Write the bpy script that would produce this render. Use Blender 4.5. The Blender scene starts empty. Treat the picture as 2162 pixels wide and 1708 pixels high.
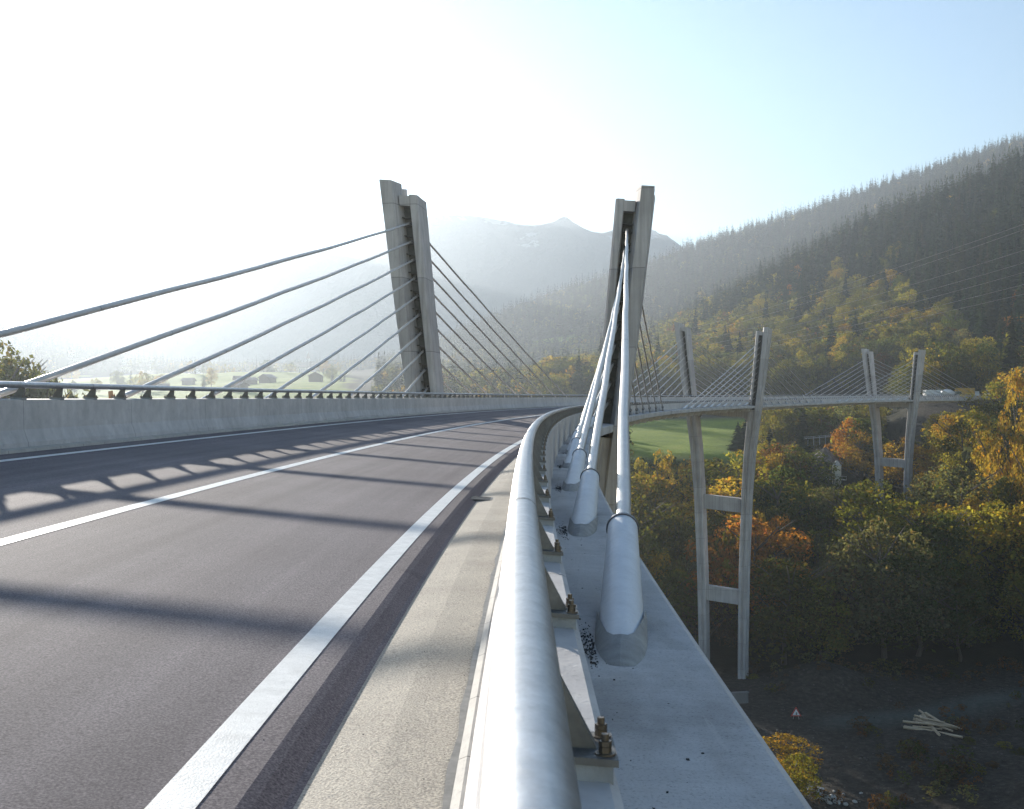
import bpy, math, random
import numpy as np
from mathutils import Vector, Matrix, noise as mnoise
random.seed(7); rng = np.random.default_rng(7)
sc = bpy.context.scene
col = sc.collection
R_ = math.radians

# ------------------------------------------------------------------ camera, sky, sun, exposure
R0, G0, E0 = 504.0, 0.0061, 0.0815          # plan radius, grade and bank of the deck
def sstep(a, b, x):
    t = min(1, max(0, (x-a)/(b-a))); return t*t*(3-2*t)
def P(s, u, h=0.0):
    """deck coordinates (arc length, offset to the right, height over the banked road) -> world"""
    th = s/R0; r = R0-u
    f = sstep(208, 342, s)
    e = E0-0.032*f
    return Vector((R0-r*math.cos(th), r*math.sin(th), G0*s+0.32*f-e*u+h))
CAMX, CAMZ, FPX = 4.568, 1.299, 2368.0      # FPX: focal length for a picture 2162 wide
cam = bpy.data.cameras.new('Camera'); camo = bpy.data.objects.new('Camera', cam); col.objects.link(camo)
camo.location = (CAMX, 0, CAMZ)
camo.rotation_euler = (R_(90), R_(0.14), R_(0.073))
cam.sensor_width = 36; cam.lens = FPX/2162*36; cam.clip_start = 0.1; cam.clip_end = 20000
cam.dof.use_dof = True; cam.dof.focus_distance = 22; cam.dof.aperture_fstop = 13
sc.camera = camo

SUN_AZ, SUN_EL = 27.5, 11.0                 # degrees left of the view axis (+y), above the horizon
w = bpy.data.worlds.new('World'); sc.world = w; w.use_nodes = True
nt = w.node_tree; nt.nodes.clear()
sky = nt.nodes.new('ShaderNodeTexSky'); sky.sky_type = 'NISHITA'; sky.sun_disc = False
sky.sun_elevation = R_(SUN_EL); sky.sun_rotation = R_(-SUN_AZ)
sky.altitude = 900; sky.air_density = 1.0; sky.dust_density = 0.0; sky.ozone_density = 1.0
bg = nt.nodes.new('ShaderNodeBackground'); bg.inputs[1].default_value = 0.062
wo = nt.nodes.new('ShaderNodeOutputWorld')
nt.links.new(sky.outputs[0], bg.inputs[0]); nt.links.new(bg.outputs[0], wo.inputs[0])
sun = bpy.data.lights.new('Sun', 'SUN'); sun.energy = 5.0; sun.angle = R_(0.55); sun.color = (1, .93, .82)
suno = bpy.data.objects.new('Sun', sun); col.objects.link(suno)
sdir = Vector((-math.sin(R_(SUN_AZ))*math.cos(R_(SUN_EL)), math.cos(R_(SUN_AZ))*math.cos(R_(SUN_EL)), math.sin(R_(SUN_EL))))
suno.rotation_euler = sdir.to_track_quat('Z', 'Y').to_euler()
sc.view_settings.view_transform = 'Standard'; sc.view_settings.look = 'None'
sc.view_settings.exposure = 2.1; sc.view_settings.gamma = 1
sc.render.engine = 'CYCLES'
cy = sc.cycles
cy.use_denoising = True; cy.max_bounces = 6; cy.diffuse_bounces = 2; cy.glossy_bounces = 3; cy.transmission_bounces = 3
cy.volume_bounces = 1; cy.transparent_max_bounces = 4; cy.use_adaptive_sampling = True; cy.adaptive_threshold = 0.02
cy.sample_clamp_indirect = 6; cy.caustics_reflective = False; cy.caustics_refractive = False
HAZE_DENSITY = 0.00030; HAZE_G = 0.60

# ------------------------------------------------------------------ helpers
def tag(o, label=None, cat=None, group=None, kind=None):
    if label: o['label'] = label
    if cat: o['category'] = cat
    if group: o['group'] = group
    if kind: o['kind'] = kind
    return o
def empty(name, loc=(0, 0, 0)):
    o = bpy.data.objects.new(name, None); col.objects.link(o); o.location = loc; return o
class MB:
    def __init__(s): s.v = []; s.f = []; s.m = []; s.uv = []; s.sm = []
    def add(s, verts, faces, mat=0, uvs=None, smooth=False):
        o = len(s.v); s.v += [tuple(p) for p in verts]
        for i, f in enumerate(faces):
            s.f.append([o+k for k in f]); s.m.append(mat); s.sm.append(smooth)
            s.uv.append([uvs[k] for k in f] if uvs else None)
    def box(s, c, d, rot=None, mat=0):
        c = Vector(c); pts = []
        for x in (-1, 1):
            for y in (-1, 1):
                for z in (-1, 1):
                    p = Vector((x*d[0]/2, y*d[1]/2, z*d[2]/2))
                    if rot: p = rot @ p
                    pts.append(c+p)
        s.add(pts, [(0, 1, 3, 2), (4, 6, 7, 5), (0, 4, 5, 1), (2, 3, 7, 6), (0, 2, 6, 4), (1, 5, 7, 3)], mat)
    def hexa(s, p, mat=0):   # p: 4 bottom, 4 top
        s.add(p, [(3, 2, 1, 0), (4, 5, 6, 7), (0, 1, 5, 4), (1, 2, 6, 5), (2, 3, 7, 6), (3, 0, 4, 7)], mat)
    def tube(s, pts, rad, n=10, mat=0, caps=True, smooth=True):
        pts = [Vector(p) for p in pts]
        if not isinstance(rad, (list, tuple)): rad = [rad]*len(pts)
        vs = []; uv = []; L = 0
        up = Vector((0, 0, 1))
        for i, p in enumerate(pts):
            a = pts[max(0, i-1)]; b = pts[min(len(pts)-1, i+1)]
            t = (b-a).normalized()
            if i: L += (p-pts[i-1]).length
            r0 = t.cross(up)
            if r0.length < .05: r0 = t.cross(Vector((0, 1, 0)))
            r0.normalize(); u0 = r0.cross(t)
            for k in range(n+1):
                a_ = 2*math.pi*k/n
                vs.append(p+(r0*math.cos(a_)+u0*math.sin(a_))*rad[i]); uv.append((L, k/n))
        fs = []
        for i in range(len(pts)-1):
            for k in range(n):
                a_ = i*(n+1)+k
                fs.append((a_, a_+1, a_+n+2, a_+n+1))
        s.add(vs, fs, mat, uv, smooth)
        if caps:
            s.add([vs[k] for k in range(n)], [tuple(range(n))[::-1]], mat)
            s.add([vs[(len(pts)-1)*(n+1)+k] for k in range(n)], [tuple(range(n))], mat)
    def sweep(s, prof, ss, mat=0, closed=False, smooth=False, mats=None):
        """profile [(u,h)] (or function of s) swept along the deck; uv = (metres along, metres across)"""
        vs = []; uv = []; n = None
        for q in ss:
            pr = prof(q) if callable(prof) else prof
            n = len(pr); d = 0
            for k, (u, h) in enumerate(pr):
                if k: d += math.hypot(u-pr[k-1][0], h-pr[k-1][1])
                vs.append(P(q, u, h)); uv.append((q, d))
        m = n if closed else n-1
        for k in range(m):
            fs = []
            for i in range(len(ss)-1):
                a = i*n+k; b = i*n+(k+1) % n
                fs.append((a, b, b+n, a+n))
            s.add_shared(vs, fs, mats[k] if mats else mat, uv, smooth)
        if closed:
            s.add([vs[k] for k in range(n)], [tuple(range(n))], mat)
            s.add([vs[(len(ss)-1)*n+k] for k in range(n)], [tuple(range(n))[::-1]], mat)
    def add_shared(s, vs, fs, mat, uv, smooth):
        idx = {}; nv = []; nu = []; nf = []
        for f in fs:
            g = []
            for k in f:
                if k not in idx: idx[k] = len(nv); nv.append(vs[k]); nu.append(uv[k])
                g.append(idx[k])
            nf.append(g)
        s.add(nv, nf, mat, nu, smooth)
    def build(s, name, mats, parent=None):
        me = bpy.data.meshes.new(name); me.from_pydata(s.v, [], s.f)
        if not isinstance(mats, (list, tuple)): mats = [mats]
        for m in mats: me.materials.append(m)
        me.polygons.foreach_set('material_index', s.m)
        me.polygons.foreach_set('use_smooth', s.sm)
        if any(u is not None for u in s.uv):
            l = me.uv_layers.new(name='uv'); buf = []
            for f, u in zip(s.f, s.uv): buf += [c for q in (u or [(0, 0)]*len(f)) for c in q]
            l.data.foreach_set('uv', buf)
        me.update()
        o = bpy.data.objects.new(name, me); col.objects.link(o)
        if parent is not None: o.parent = parent
        return o
def np_mesh(name, V, F, mats, tint=None, smooth=False, midx=None):
    """V (n,3), F (m,k) numpy -> mesh data"""
    me = bpy.data.meshes.new(name); k = F.shape[1]
    me.vertices.add(len(V)); me.vertices.foreach_set('co', V.astype(np.float32).ravel())
    me.loops.add(F.size); me.loops.foreach_set('vertex_index', F.astype(np.int32).ravel())
    me.polygons.add(len(F)); me.polygons.foreach_set('loop_start', np.arange(0, F.size, k, dtype=np.int32))
    try: me.polygons.foreach_set('loop_total', np.full(len(F), k, dtype=np.int32))
    except Exception: pass
    me.polygons.foreach_set('use_smooth', np.full(len(F), smooth))
    if midx is not None: me.polygons.foreach_set('material_index', midx.astype(np.int32))
    for m in mats: me.materials.append(m)
    if tint is not None:
        a = me.attributes.new('tint', 'FLOAT_COLOR', 'FACE' if len(tint) == len(F) else 'POINT')
        a.data.foreach_set('color', np.column_stack([tint, np.ones(len(tint))]).astype(np.float32).ravel())
    me.update(calc_edges=True); me.validate()
    return me
def link(name, me, parent=None, loc=None):
    o = bpy.data.objects.new(name, me); col.objects.link(o)
    if parent is not None: o.parent = parent
    if loc is not None: o.location = loc
    return o

# ------------------------------------------------------------------ materials
class NT:
    def __init__(s, name):
        s.m = bpy.data.materials.new(name); s.m.use_nodes = True; s.t = s.m.node_tree; s.t.nodes.clear()
        s.out = s.n('ShaderNodeOutputMaterial')
    def n(s, typ, **kw):
        x = s.t.nodes.new(typ)
        for k, v in kw.items(): setattr(x, k, v)
        return x
    def l(s, a, b): s.t.links.new(a, b)
    def noise(s, scale, detail=4, vec=None, rough=.55, dim=None):
        x = s.n('ShaderNodeTexNoise'); x.inputs['Scale'].default_value = scale; x.inputs['Detail'].default_value = detail
        x.inputs['Roughness'].default_value = rough
        if vec is not None: s.l(vec, x.inputs['Vector'])
        return x.outputs['Fac']
    def ramp(s, fac, stops):
        x = s.n('ShaderNodeValToRGB'); s.l(fac, x.inputs[0]); e = x.color_ramp.elements
        while len(e) < len(stops): e.new(.5)
        for el, (p, c) in zip(e, stops): el.position = p; el.color = (*c, 1) if len(c) == 3 else c
        return x.outputs[0]
    def math(s, op, a, b=None, c=None):
        x = s.n('ShaderNodeMath', operation=op)
        for i, v in enumerate((a, b, c)):
            if v is None: continue
            if isinstance(v, (int, float)): x.inputs[i].default_value = v
            else: s.l(v, x.inputs[i])
        return x.outputs[0]
    def mix(s, a, b, fac, mode='MIX'):
        x = s.n('ShaderNodeMix', data_type='RGBA', blend_type=mode)
        for i, v in ((6, a), (7, b), (0, fac)):
            if isinstance(v, (int, float)): x.inputs[i].default_value = v
            elif isinstance(v, (tuple, list)): x.inputs[i].default_value = (*v, 1)
            else: s.l(v, x.inputs[i])
        return x.outputs[2]
    def bump(s, h, strength=.3, dist=.01):
        x = s.n('ShaderNodeBump'); x.inputs['Strength'].default_value = strength; x.inputs['Distance'].default_value = dist
        s.l(h, x.inputs['Height']); return x.outputs[0]
    def bsdf(s, base, rough=.7, metal=0, normal=None, spec=.5):
        x = s.n('ShaderNodeBsdfPrincipled')
        for k, v in (('Base Color', base), ('Roughness', rough), ('Metallic', metal), ('Specular IOR Level', spec)):
            if isinstance(v, (int, float)): x.inputs[k].default_value = v
            elif isinstance(v, (tuple, list)): x.inputs[k].default_value = (*v, 1)
            else: s.l(v, x.inputs[k])
        if normal is not None: s.l(normal, x.inputs['Normal'])
        return x.outputs[0]
    def done(s, sh): s.l(sh, s.out.inputs['Surface']); return s.m
    def obj(s): return s.n('ShaderNodeTexCoord').outputs['Object']
    def uv(s, name='uv'): return s.n('ShaderNodeUVMap', uv_map=name).outputs[0]
    def mapped(s, vec, scale):
        x = s.n('ShaderNodeMapping'); x.inputs['Scale'].default_value = scale; s.l(vec, x.inputs['Vector']); return x.outputs[0]
    def sep(s, vec):
        x = s.n('ShaderNodeSeparateXYZ'); s.l(vec, x.inputs[0]); return x.outputs

def mat_simple(name, c, rough=.6, metal=0, var=.15, scale=3, bump=0):
    a = NT(name); o = a.obj(); f = a.noise(scale, 5, o)
    c1 = tuple(max(0, x*(1-var)) for x in c); c2 = tuple(x*(1+var) for x in c)
    base = a.ramp(f, [(.3, c1), (.7, c2)])
    nm = a.bump(a.noise(scale*12, 3, o), bump, .01) if bump else None
    return a.done(a.bsdf(base, rough, metal, nm))
def mat_asphalt():
    a = NT('asphalt'); o = a.obj()
    big = a.noise(.35, 4, o); fine = a.noise(75, 3, o, .7); mid = a.noise(9, 4, o)
    uv = a.uv(); streak = a.noise(1.0, 4, a.mapped(uv, (.05, 2.2, 1)))
    base = a.ramp(big, [(.3, (.150, .134, .143)), (.72, (.198, .178, .189))])
    base = a.mix(base, a.ramp(streak, [(.3, (.8, .8, .8)), (.7, (1.2, 1.19, 1.17))]), 1.0, 'MULTIPLY')
    base = a.mix(base, a.ramp(fine, [(.34, (.4, .4, .42)), (.5, (1, 1, 1)), (.66, (1.8, 1.75, 1.7))]), .85, 'MULTIPLY')
    ux = a.sep(uv)[1]
    for c0 in (2.75, 6.35):          # polished wheel tracks, metres across the road
        d = a.math('ABSOLUTE', a.math('SUBTRACT', ux, c0)); base = a.mix(base, (1.14, 1.12, 1.1), a.math('MULTIPLY', a.math('SUBTRACT', 1.0, a.math('MINIMUM', a.math('DIVIDE', d, .5), 1.0)), .5), 'MULTIPLY')
    spots = a.noise(1.1, 3, o, .6); base = a.mix(base, a.ramp(spots, [(.22, (.7, .7, .7)), (.3, (1, 1, 1))]), .7, 'MULTIPLY')
    vo = a.n('ShaderNodeTexVoronoi'); vo.inputs['Scale'].default_value = 70; a.l(o, vo.inputs['Vector'])
    h = a.math('ADD', a.math('MULTIPLY', vo.outputs['Distance'], -1.0), a.math('MULTIPLY', fine, .5))
    rough = .9
    return a.done(a.bsdf(base, rough, 0, a.bump(h, .12, .003), .05))
def mat_mastic():
    a = NT('mastic_gutter'); o = a.obj()
    big = a.noise(1.2, 5, o, .65); fine = a.noise(85, 2, o)
    base = a.ramp(big, [(.3, (.33, .295, .25)), (.7, (.44, .40, .34))])
    base = a.mix(base, a.ramp(fine, [(.34, (.45, .45, .45)), (.5, (1, 1, 1)), (.66, (1.6, 1.58, 1.5))]), .75, 'MULTIPLY')
    sp = a.noise(22, 2, o); base = a.mix(base, a.ramp(sp, [(.25, (.35, .35, .35)), (.29, (1, 1, 1))]), .7, 'MULTIPLY')
    return a.done(a.bsdf(base, .85, 0, a.bump(fine, .8, .005), .3))
def mat_concrete(name, c=(.40, .39, .37), joint=0, streak=True, bumpy=.35, dark=.75):
    a = NT(name); o = a.obj()
    base = a.ramp(a.noise(.8, 6, o), [(.3, tuple(x*.86 for x in c)), (.7, tuple(x*1.1 for x in c))])
    blot = a.noise(4.5, 6, o, .7)
    base = a.mix(base, a.ramp(blot, [(.35, (.84, .84, .85)), (.6, (1.05, 1.05, 1.04))]), .8, 'MULTIPLY')
    if streak:
        st = a.noise(1.0, 4, a.mapped(o, (2.4, 2.4, .14)))
        base = a.mix(base, a.ramp(st, [(.38, (dark, dark*.99, dark*.98)), (.58, (1.04, 1.04, 1.03))]), .75, 'MULTIPLY')
    pit = a.noise(38, 2, o); base = a.mix(base, a.ramp(pit, [(.28, (.6, .6, .6)), (.36, (1, 1, 1))]), .6, 'MULTIPLY')
    h = a.math('ADD', a.math('MULTIPLY', a.noise(60, 3, o), .4), blot)
    if joint:
        x = a.sep(a.uv())[0]
        d = a.math('ABSOLUTE', a.math('SUBTRACT', a.math('FRACT', a.math('DIVIDE', x, joint)), .5))
        j = a.math('GREATER_THAN', d, .5-.006/joint)
        base = a.mix(base, (.09, .085, .08), a.math('MULTIPLY', j, .8))
    return a.done(a.bsdf(base, .85, 0, a.bump(h, bumpy, .01), .3))
def mat_deck():
    a = NT('deck_concrete'); o = a.obj(); uv = a.uv()
    base = a.ramp(a.noise(.9, 6, o, .6), [(.3, (.42, .415, .42)), (.7, (.53, .52, .52))])
    br = a.noise(1.0, 4, a.mapped(uv, (9, .8, 1)), .6)          # broomed across the strip
    base = a.mix(base, a.ramp(br, [(.3, (.84, .84, .84)), (.7, (1.08, 1.08, 1.08))]), .5, 'MULTIPLY')
    wet = a.noise(1.0, 5, a.mapped(o, (1.1, .5, 1)), .65); base = a.mix(base, a.ramp(wet, [(.36, (.72, .70, .68)), (.5, (1, 1, 1)), (.68, (1.12, 1.12, 1.12))]), .8, 'MULTIPLY')
    sc1 = a.noise(1.0, 3, a.mapped(uv, (.25, 5, 1)), .6)         # pale scuffs along it
    base = a.mix(base, (.5, .49, .47), a.math('MULTIPLY', a.math('GREATER_THAN', sc1, .66), .35))
    pit = a.noise(70, 2, o, .6); base = a.mix(base, a.ramp(pit, [(.3, (.55, .55, .55)), (.42, (1, 1, 1)), (.7, (1.12, 1.12, 1.12))]), .7, 'MULTIPLY')
    sp = a.noise(16, 3, o, .6); base = a.mix(base, a.ramp(sp, [(.27, (.45, .45, .45)), (.31, (1, 1, 1))]), .6, 'MULTIPLY')
    h = a.math('ADD', a.math('MULTIPLY', br, 1.2), a.math('MULTIPLY', a.noise(80, 3, o), .6))
    return a.done(a.bsdf(base, .88, 0, a.bump(h, .7, .008), .3))
def mat_pylon():
    a = NT('pylon_concrete'); o = a.obj(); c = (.44, .425, .43)
    base = a.ramp(a.noise(.5, 6, o), [(.3, tuple(x*.85 for x in c)), (.7, tuple(x*1.12 for x in c))])
    st = a.noise(1.0, 4, a.mapped(o, (5, 5, .12)))
    base = a.mix(base, a.ramp(st, [(.36, (.7, .69, .68)), (.6, (1.05, 1.05, 1.05))]), .75, 'MULTIPLY')
    z = a.sep(o)[2]; zz = a.math('DIVIDE', z, 4.6)
    lift = a.n('ShaderNodeTexWhiteNoise', noise_dimensions='1D'); a.l(a.math('FLOOR', zz), lift.inputs['W'])
    base = a.mix(base, a.ramp(lift.outputs['Value'], [(0, (.86, .86, .86)), (1, (1.08, 1.08, 1.08))]), 1.0, 'MULTIPLY')
    j = a.math('LESS_THAN', a.math('FRACT', zz), .009)
    base = a.mix(base, (.13, .125, .12), a.math('MULTIPLY', j, .7))
    pit = a.noise(9, 4, o, .7)
    base = a.mix(base, a.ramp(pit, [(.3, (.72, .72, .72)), (.42, (1, 1, 1))]), .6, 'MULTIPLY')
    return a.done(a.bsdf(base, .85, 0, a.bump(a.noise(14, 5, o), .3, .03), .3))
def mat_steel(name, c, rough, metal, wear=.25, sc_=6):
    a = NT(name); o = a.obj(); f = a.noise(sc_, 6, o, .65); g = a.noise(sc_*7, 3, o)
    base = a.ramp(f, [(.3, tuple(x*(1-wear) for x in c)), (.7, tuple(min(1, x*(1+wear*.4)) for x in c))])
    sp = a.noise(sc_*11, 2, o)
    base = a.mix(base, a.ramp(sp, [(.25, (.45, .42, .4)), (.31, (1, 1, 1))]), .5, 'MULTIPLY')
    r = a.ramp(g, [(.3, (rough*.8,)*3), (.7, (min(1, rough*1.25),)*3)])
    return a.done(a.bsdf(base, r, metal, a.bump(f, .05, .01)))
def mat_leaf(name, trans=.45, hue=.3):
    a = NT(name)
    oc = a.n('ShaderNodeObjectInfo'); at = a.n('ShaderNodeAttribute', attribute_name='tint')
    c = a.mix(oc.outputs['Color'], at.outputs['Color'], 1.0, 'MULTIPLY')
    d = a.n('ShaderNodeBsdfDiffuse'); a.l(c, d.inputs[0])
    t = a.n('ShaderNodeBsdfTranslucent'); a.l(a.mix(c, (1.0, .92, .5), 1.0, 'MULTIPLY'), t.inputs[0])
    m = a.n('ShaderNodeMixShader'); m.inputs[0].default_value = trans; a.l(d.outputs[0], m.inputs[1]); a.l(t.outputs[0], m.inputs[2])
    return a.done(m.outputs[0])
def mat_terrain():
    a = NT('terrain_ground'); o = a.obj()
    cov = a.n('ShaderNodeAttribute', attribute_name='tint'); r, g, b = a.sep(cov.outputs['Color'])[:3]
    n1 = a.noise(.08, 6, o, .65); n2 = a.noise(1.2, 5, o, .7); n3 = a.noise(.35, 5, a.mapped(o, (1, 1, 4)), .6)
    floor_ = a.ramp(n1, [(.3, (.014, .013, .007)), (.55, (.022, .022, .011)), (.75, (.035, .027, .013))])
    grass = a.ramp(n1, [(.3, (.14, .20, .015)), (.55, (.21, .27, .02)), (.75, (.26, .27, .035))])
    grass = a.mix(grass, a.ramp(n2, [(.3, (.7, .7, .7)), (.7, (1.2, 1.2, 1.1))]), .9, 'MULTIPLY')
    dirt = a.ramp(n2, [(.3, (.022, .019, .016)), (.55, (.05, .043, .035)), (.78, (.11, .098, .085))])
    path = a.ramp(n2, [(.3, (.07, .085, .075)), (.7, (.11, .125, .11))])
    c = a.mix(floor_, grass, r); c = a.mix(c, dirt, g); c = a.mix(c, path, b)
    h = a.math('ADD', a.math('MULTIPLY', n2, .8), n1)
    return a.done(a.bsdf(c, .95, 0, a.bump(h, .9, .5), .1))
M = {}
M['asphalt'] = mat_asphalt()
M['mastic'] = mat_mastic()
M['paint'] = None
a = NT('road_paint'); o = a.obj()
b = a.ramp(a.noise(7, 5, o, .7), [(.3, (.62, .62, .60)), (.65, (.80, .80, .78))])
b = a.mix(b, a.ramp(a.noise(110, 2, o), [(.3, (.6, .6, .6)), (.42, (1, 1, 1))]), .7, 'MULTIPLY')
M['paint'] = a.done(a.bsdf(b, .6, 0, a.bump(a.noise(90, 2, o), .5, .004), .4))
M['parapet'] = mat_concrete('parapet_concrete', (.52, .50, .50), joint=5.0, dark=.9)
M['kerb'] = mat_concrete('kerb_stone', (.46, .44, .41), joint=1.0, streak=False)
M['deck'] = mat_deck()
M['pylon'] = mat_pylon()
M['rail'] = mat_steel('rail_steel', (.46, .465, .48), .40, .8, .26, 16)
M['post'] = mat_steel('post_steel', (.16, .155, .15), .55, .5, .3, 12)
M['bolt'] = mat_steel('bolt_steel', (.15, .125, .10), .45, .7, .4, 40)
M['cable'] = mat_steel('cable_sheath', (.46, .44, .425), .36, .45, .16, 5)
M['tube'] = mat_steel('tube_paint', (.60, .63, .68), .5, 0.0, .14, 5)
M['collar'] = mat_steel('collar_steel', (.16, .16, .17), .4, .8, .2, 20)
M['boot'] = mat_simple('mortar_boot', (.27, .28, .29), .8, 0, .2, 9, .5)
M['anchor'] = mat_simple('anchor_paint', (.055, .055, .045), .6, .2, .3, 4)
M['leaf'] = mat_leaf('leaves', .6); M['needle'] = mat_leaf('needles', .25)
M['bark'] = mat_simple('bark', (.09, .07, .05), .9, 0, .3, 3, .6)
M['terrain'] = mat_terrain()
M['rock'] = mat_simple('rock', (.46, .45, .42), .9, 0, .3, 2, .8)
M['crumb'] = mat_simple('dark_grit', (.035, .035, .035), .9, 0, .4, 20)

# ------------------------------------------------------------------ bridge deck and road (structure)
def srange(a, b, fine_to=30):
    out = []; s = a
    while s < b:
        out.append(s); s += 0.5 if -2 < s < fine_to else (2.0 if s < 120 else 4.0)
    return out+[b]
S0, S1 = -24.0, 412.0
SS = srange(S0, S1)
KERB_L, KERB_R = -4.52, 4.29
m = MB()
prof = [(KERB_L-.02, 0)]+[(u, 0) for u in (-3.0, -1.5, 0, 1.5, 3.0)]+[(3.47, 0), (3.52, -.014), (3.57, -.042), (3.61, -.062), (3.65, -.066), (3.78, -.045), (3.94, -.021), (4.0, -.017), (KERB_R+.02, -.004)]
m.sweep(prof, SS, smooth=True, mats=[0]*10+[1]*4)
road = m.build('road', [M['asphalt'], M['mastic']]); tag(road, kind='structure', label='grey asphalt carriageway with a gutter along its right side')
m = MB()
for c, wd in ((3.24, .18), (-.13, .17), (-3.86, .16)):
    m.sweep([(c-wd/2, .004), (c+wd/2, .004)], SS)
rm = m.build('road_markings', M['paint']); tag(rm, kind='structure', label='three solid white lines along the asphalt road')
# mastic joint along the kerb
m = MB()
pr = lambda s: [(KERB_R-.035+.008*math.sin(s*7)+.006*math.sin(s*17.3), .0065), (KERB_R+.005, .0065)]
m.sweep(pr, SS)
m.build('joint_sealant', mat_simple('sealant', (.2, .185, .165), .5, 0, .3, 14), parent=road)

deck = empty('bridge_deck', P(0, 0, 0))
tag(deck, 'curved concrete bridge deck slab with pale edge beams and ribs beneath', 'bridge deck')
def dk(mb, name, mat, parent=deck):
    o = mb.build(name, mat); o.parent = parent; o.matrix_parent_inverse = Matrix.Translation(-Vector(parent.location)); return o
def edge_out(s):      # deck edge bulges a little at the pylons
    e = 5.70
    for q in (68, 208, 342): e += .42*math.exp(-((s-q)/7.0)**2)
    return e
for sg in (1, -1):
    def pf(s, sg=sg):
        e = edge_out(s)
        a_ = [(4.84, .17), (5.0, .185), (e-.05, .205), (e, .17), (e-.02, -.22), (e-.10, -.26), (4.84, -.30)]
        return [(sg*u, h) for u, h in (a_ if sg > 0 else a_[::-1])]
    m = MB(); m.sweep(pf, SS, closed=True); dk(m, 'edge_beam', M['deck'])
m = MB(); m.sweep([(-4.80, -.12), (4.80, -.12), (4.80, -.34), (2.5, -.42), (-2.5, -.42), (-4.80, -.34)], SS, closed=True)
dk(m, 'slab', M['deck'])
SA, SB, SC = 68.08, 208.08, 342.08
ribs = []
k = -4
while SA+3+6*k < S1-4: ribs.append(SA+3+6*k-3+3.0); k += 1
ribs = [SA-61.3-12+6*i for i in range(0, 80) if SA-61.3-12+6*i < S1-4]
ribs = [r for r in ribs if all(abs(r-q) > 3.2 for q in (SA, SB, SC))]
m_all = []
for i, s in enumerate(ribs):
    m = MB()
    for sg in (1, -1):
        e = edge_out(s)
        top = [(sg*(e-.35), -.262), (sg*2.0, -.40)]
        for w_ in (.5,):
            pts = []
            for ds in (-w_/2, w_/2): pts += [P(s+ds, top[0][0], -.262), P(s+ds, sg*2.0, -.425), P(s+ds, sg*2.0, -.95), P(s+ds, sg*(e-.75), -.86)]
            p = pts
            m.add(p, [(0, 1, 2, 3), (7, 6, 5, 4), (0, 4, 5, 1), (1, 5, 6, 2), (2, 6, 7, 3), (3, 7, 4, 0)])
    m.sweep([(-2.0, -.425), (2.0, -.425), (2.0, -.95), (-2.0, -.95)], [s-w_/2, s+w_/2], closed=True)
    dk(m, 'rib', M['deck'])

# parapets: one wall each side
def parapet(sg, label):
    kr = KERB_R if sg > 0 else -KERB_L
    o = .0 if sg > 0 else .2
    a_ = [(4.29+o, -.005), (4.297+o, .05), (4.335+o, .068), (4.352+o, .066)]
    b_ = [(4.352+o, .062), (4.366+o, .115), (4.37+o, .20), (4.46+o, .36), (4.49+o, .90), (4.50+o, .905), (4.755+o, .905), (4.775+o, .895), (4.845+o, .15), (4.352+o, -.02)]
    if sg < 0: b_ = [(u, h) if h > .3 or u > 4.7 else (u, h) for u, h in b_]; b_[-4] = (4.90, .905); b_[-3] = (4.92, .895); b_[-2] = (4.94, .15)
    if sg < 0:
        a_ = [(4.42, -.005), (4.425, .05), (4.545, .068), (4.56, .068)]
        b_ = [(4.56, .062), (4.562, .15), (4.575, .16), (4.645, .37), (4.655, .90), (4.665, .905), (4.90, .905), (4.92, .895), (4.94, .15), (4.56, -.02)]
    r = empty('concrete_parapet', P(0, sg*4.6, 0)); tag(r, label, 'parapet')
    m = MB(); m.sweep([(sg*u, h) for u, h in (a_ if sg > 0 else a_[::-1])], SS); dk(m, 'kerb', M['kerb'], r)
    m = MB(); m.sweep([(sg*u, h) for u, h in (b_ if sg > 0 else b_[::-1])], SS, closed=True); dk(m, 'wall', M['parapet'], r)
    return r
parapet(1, 'concrete parapet wall under the near right handrail, beside the gutter')
parapet(-1, 'long grey concrete parapet wall along the far left side of the road')

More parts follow.
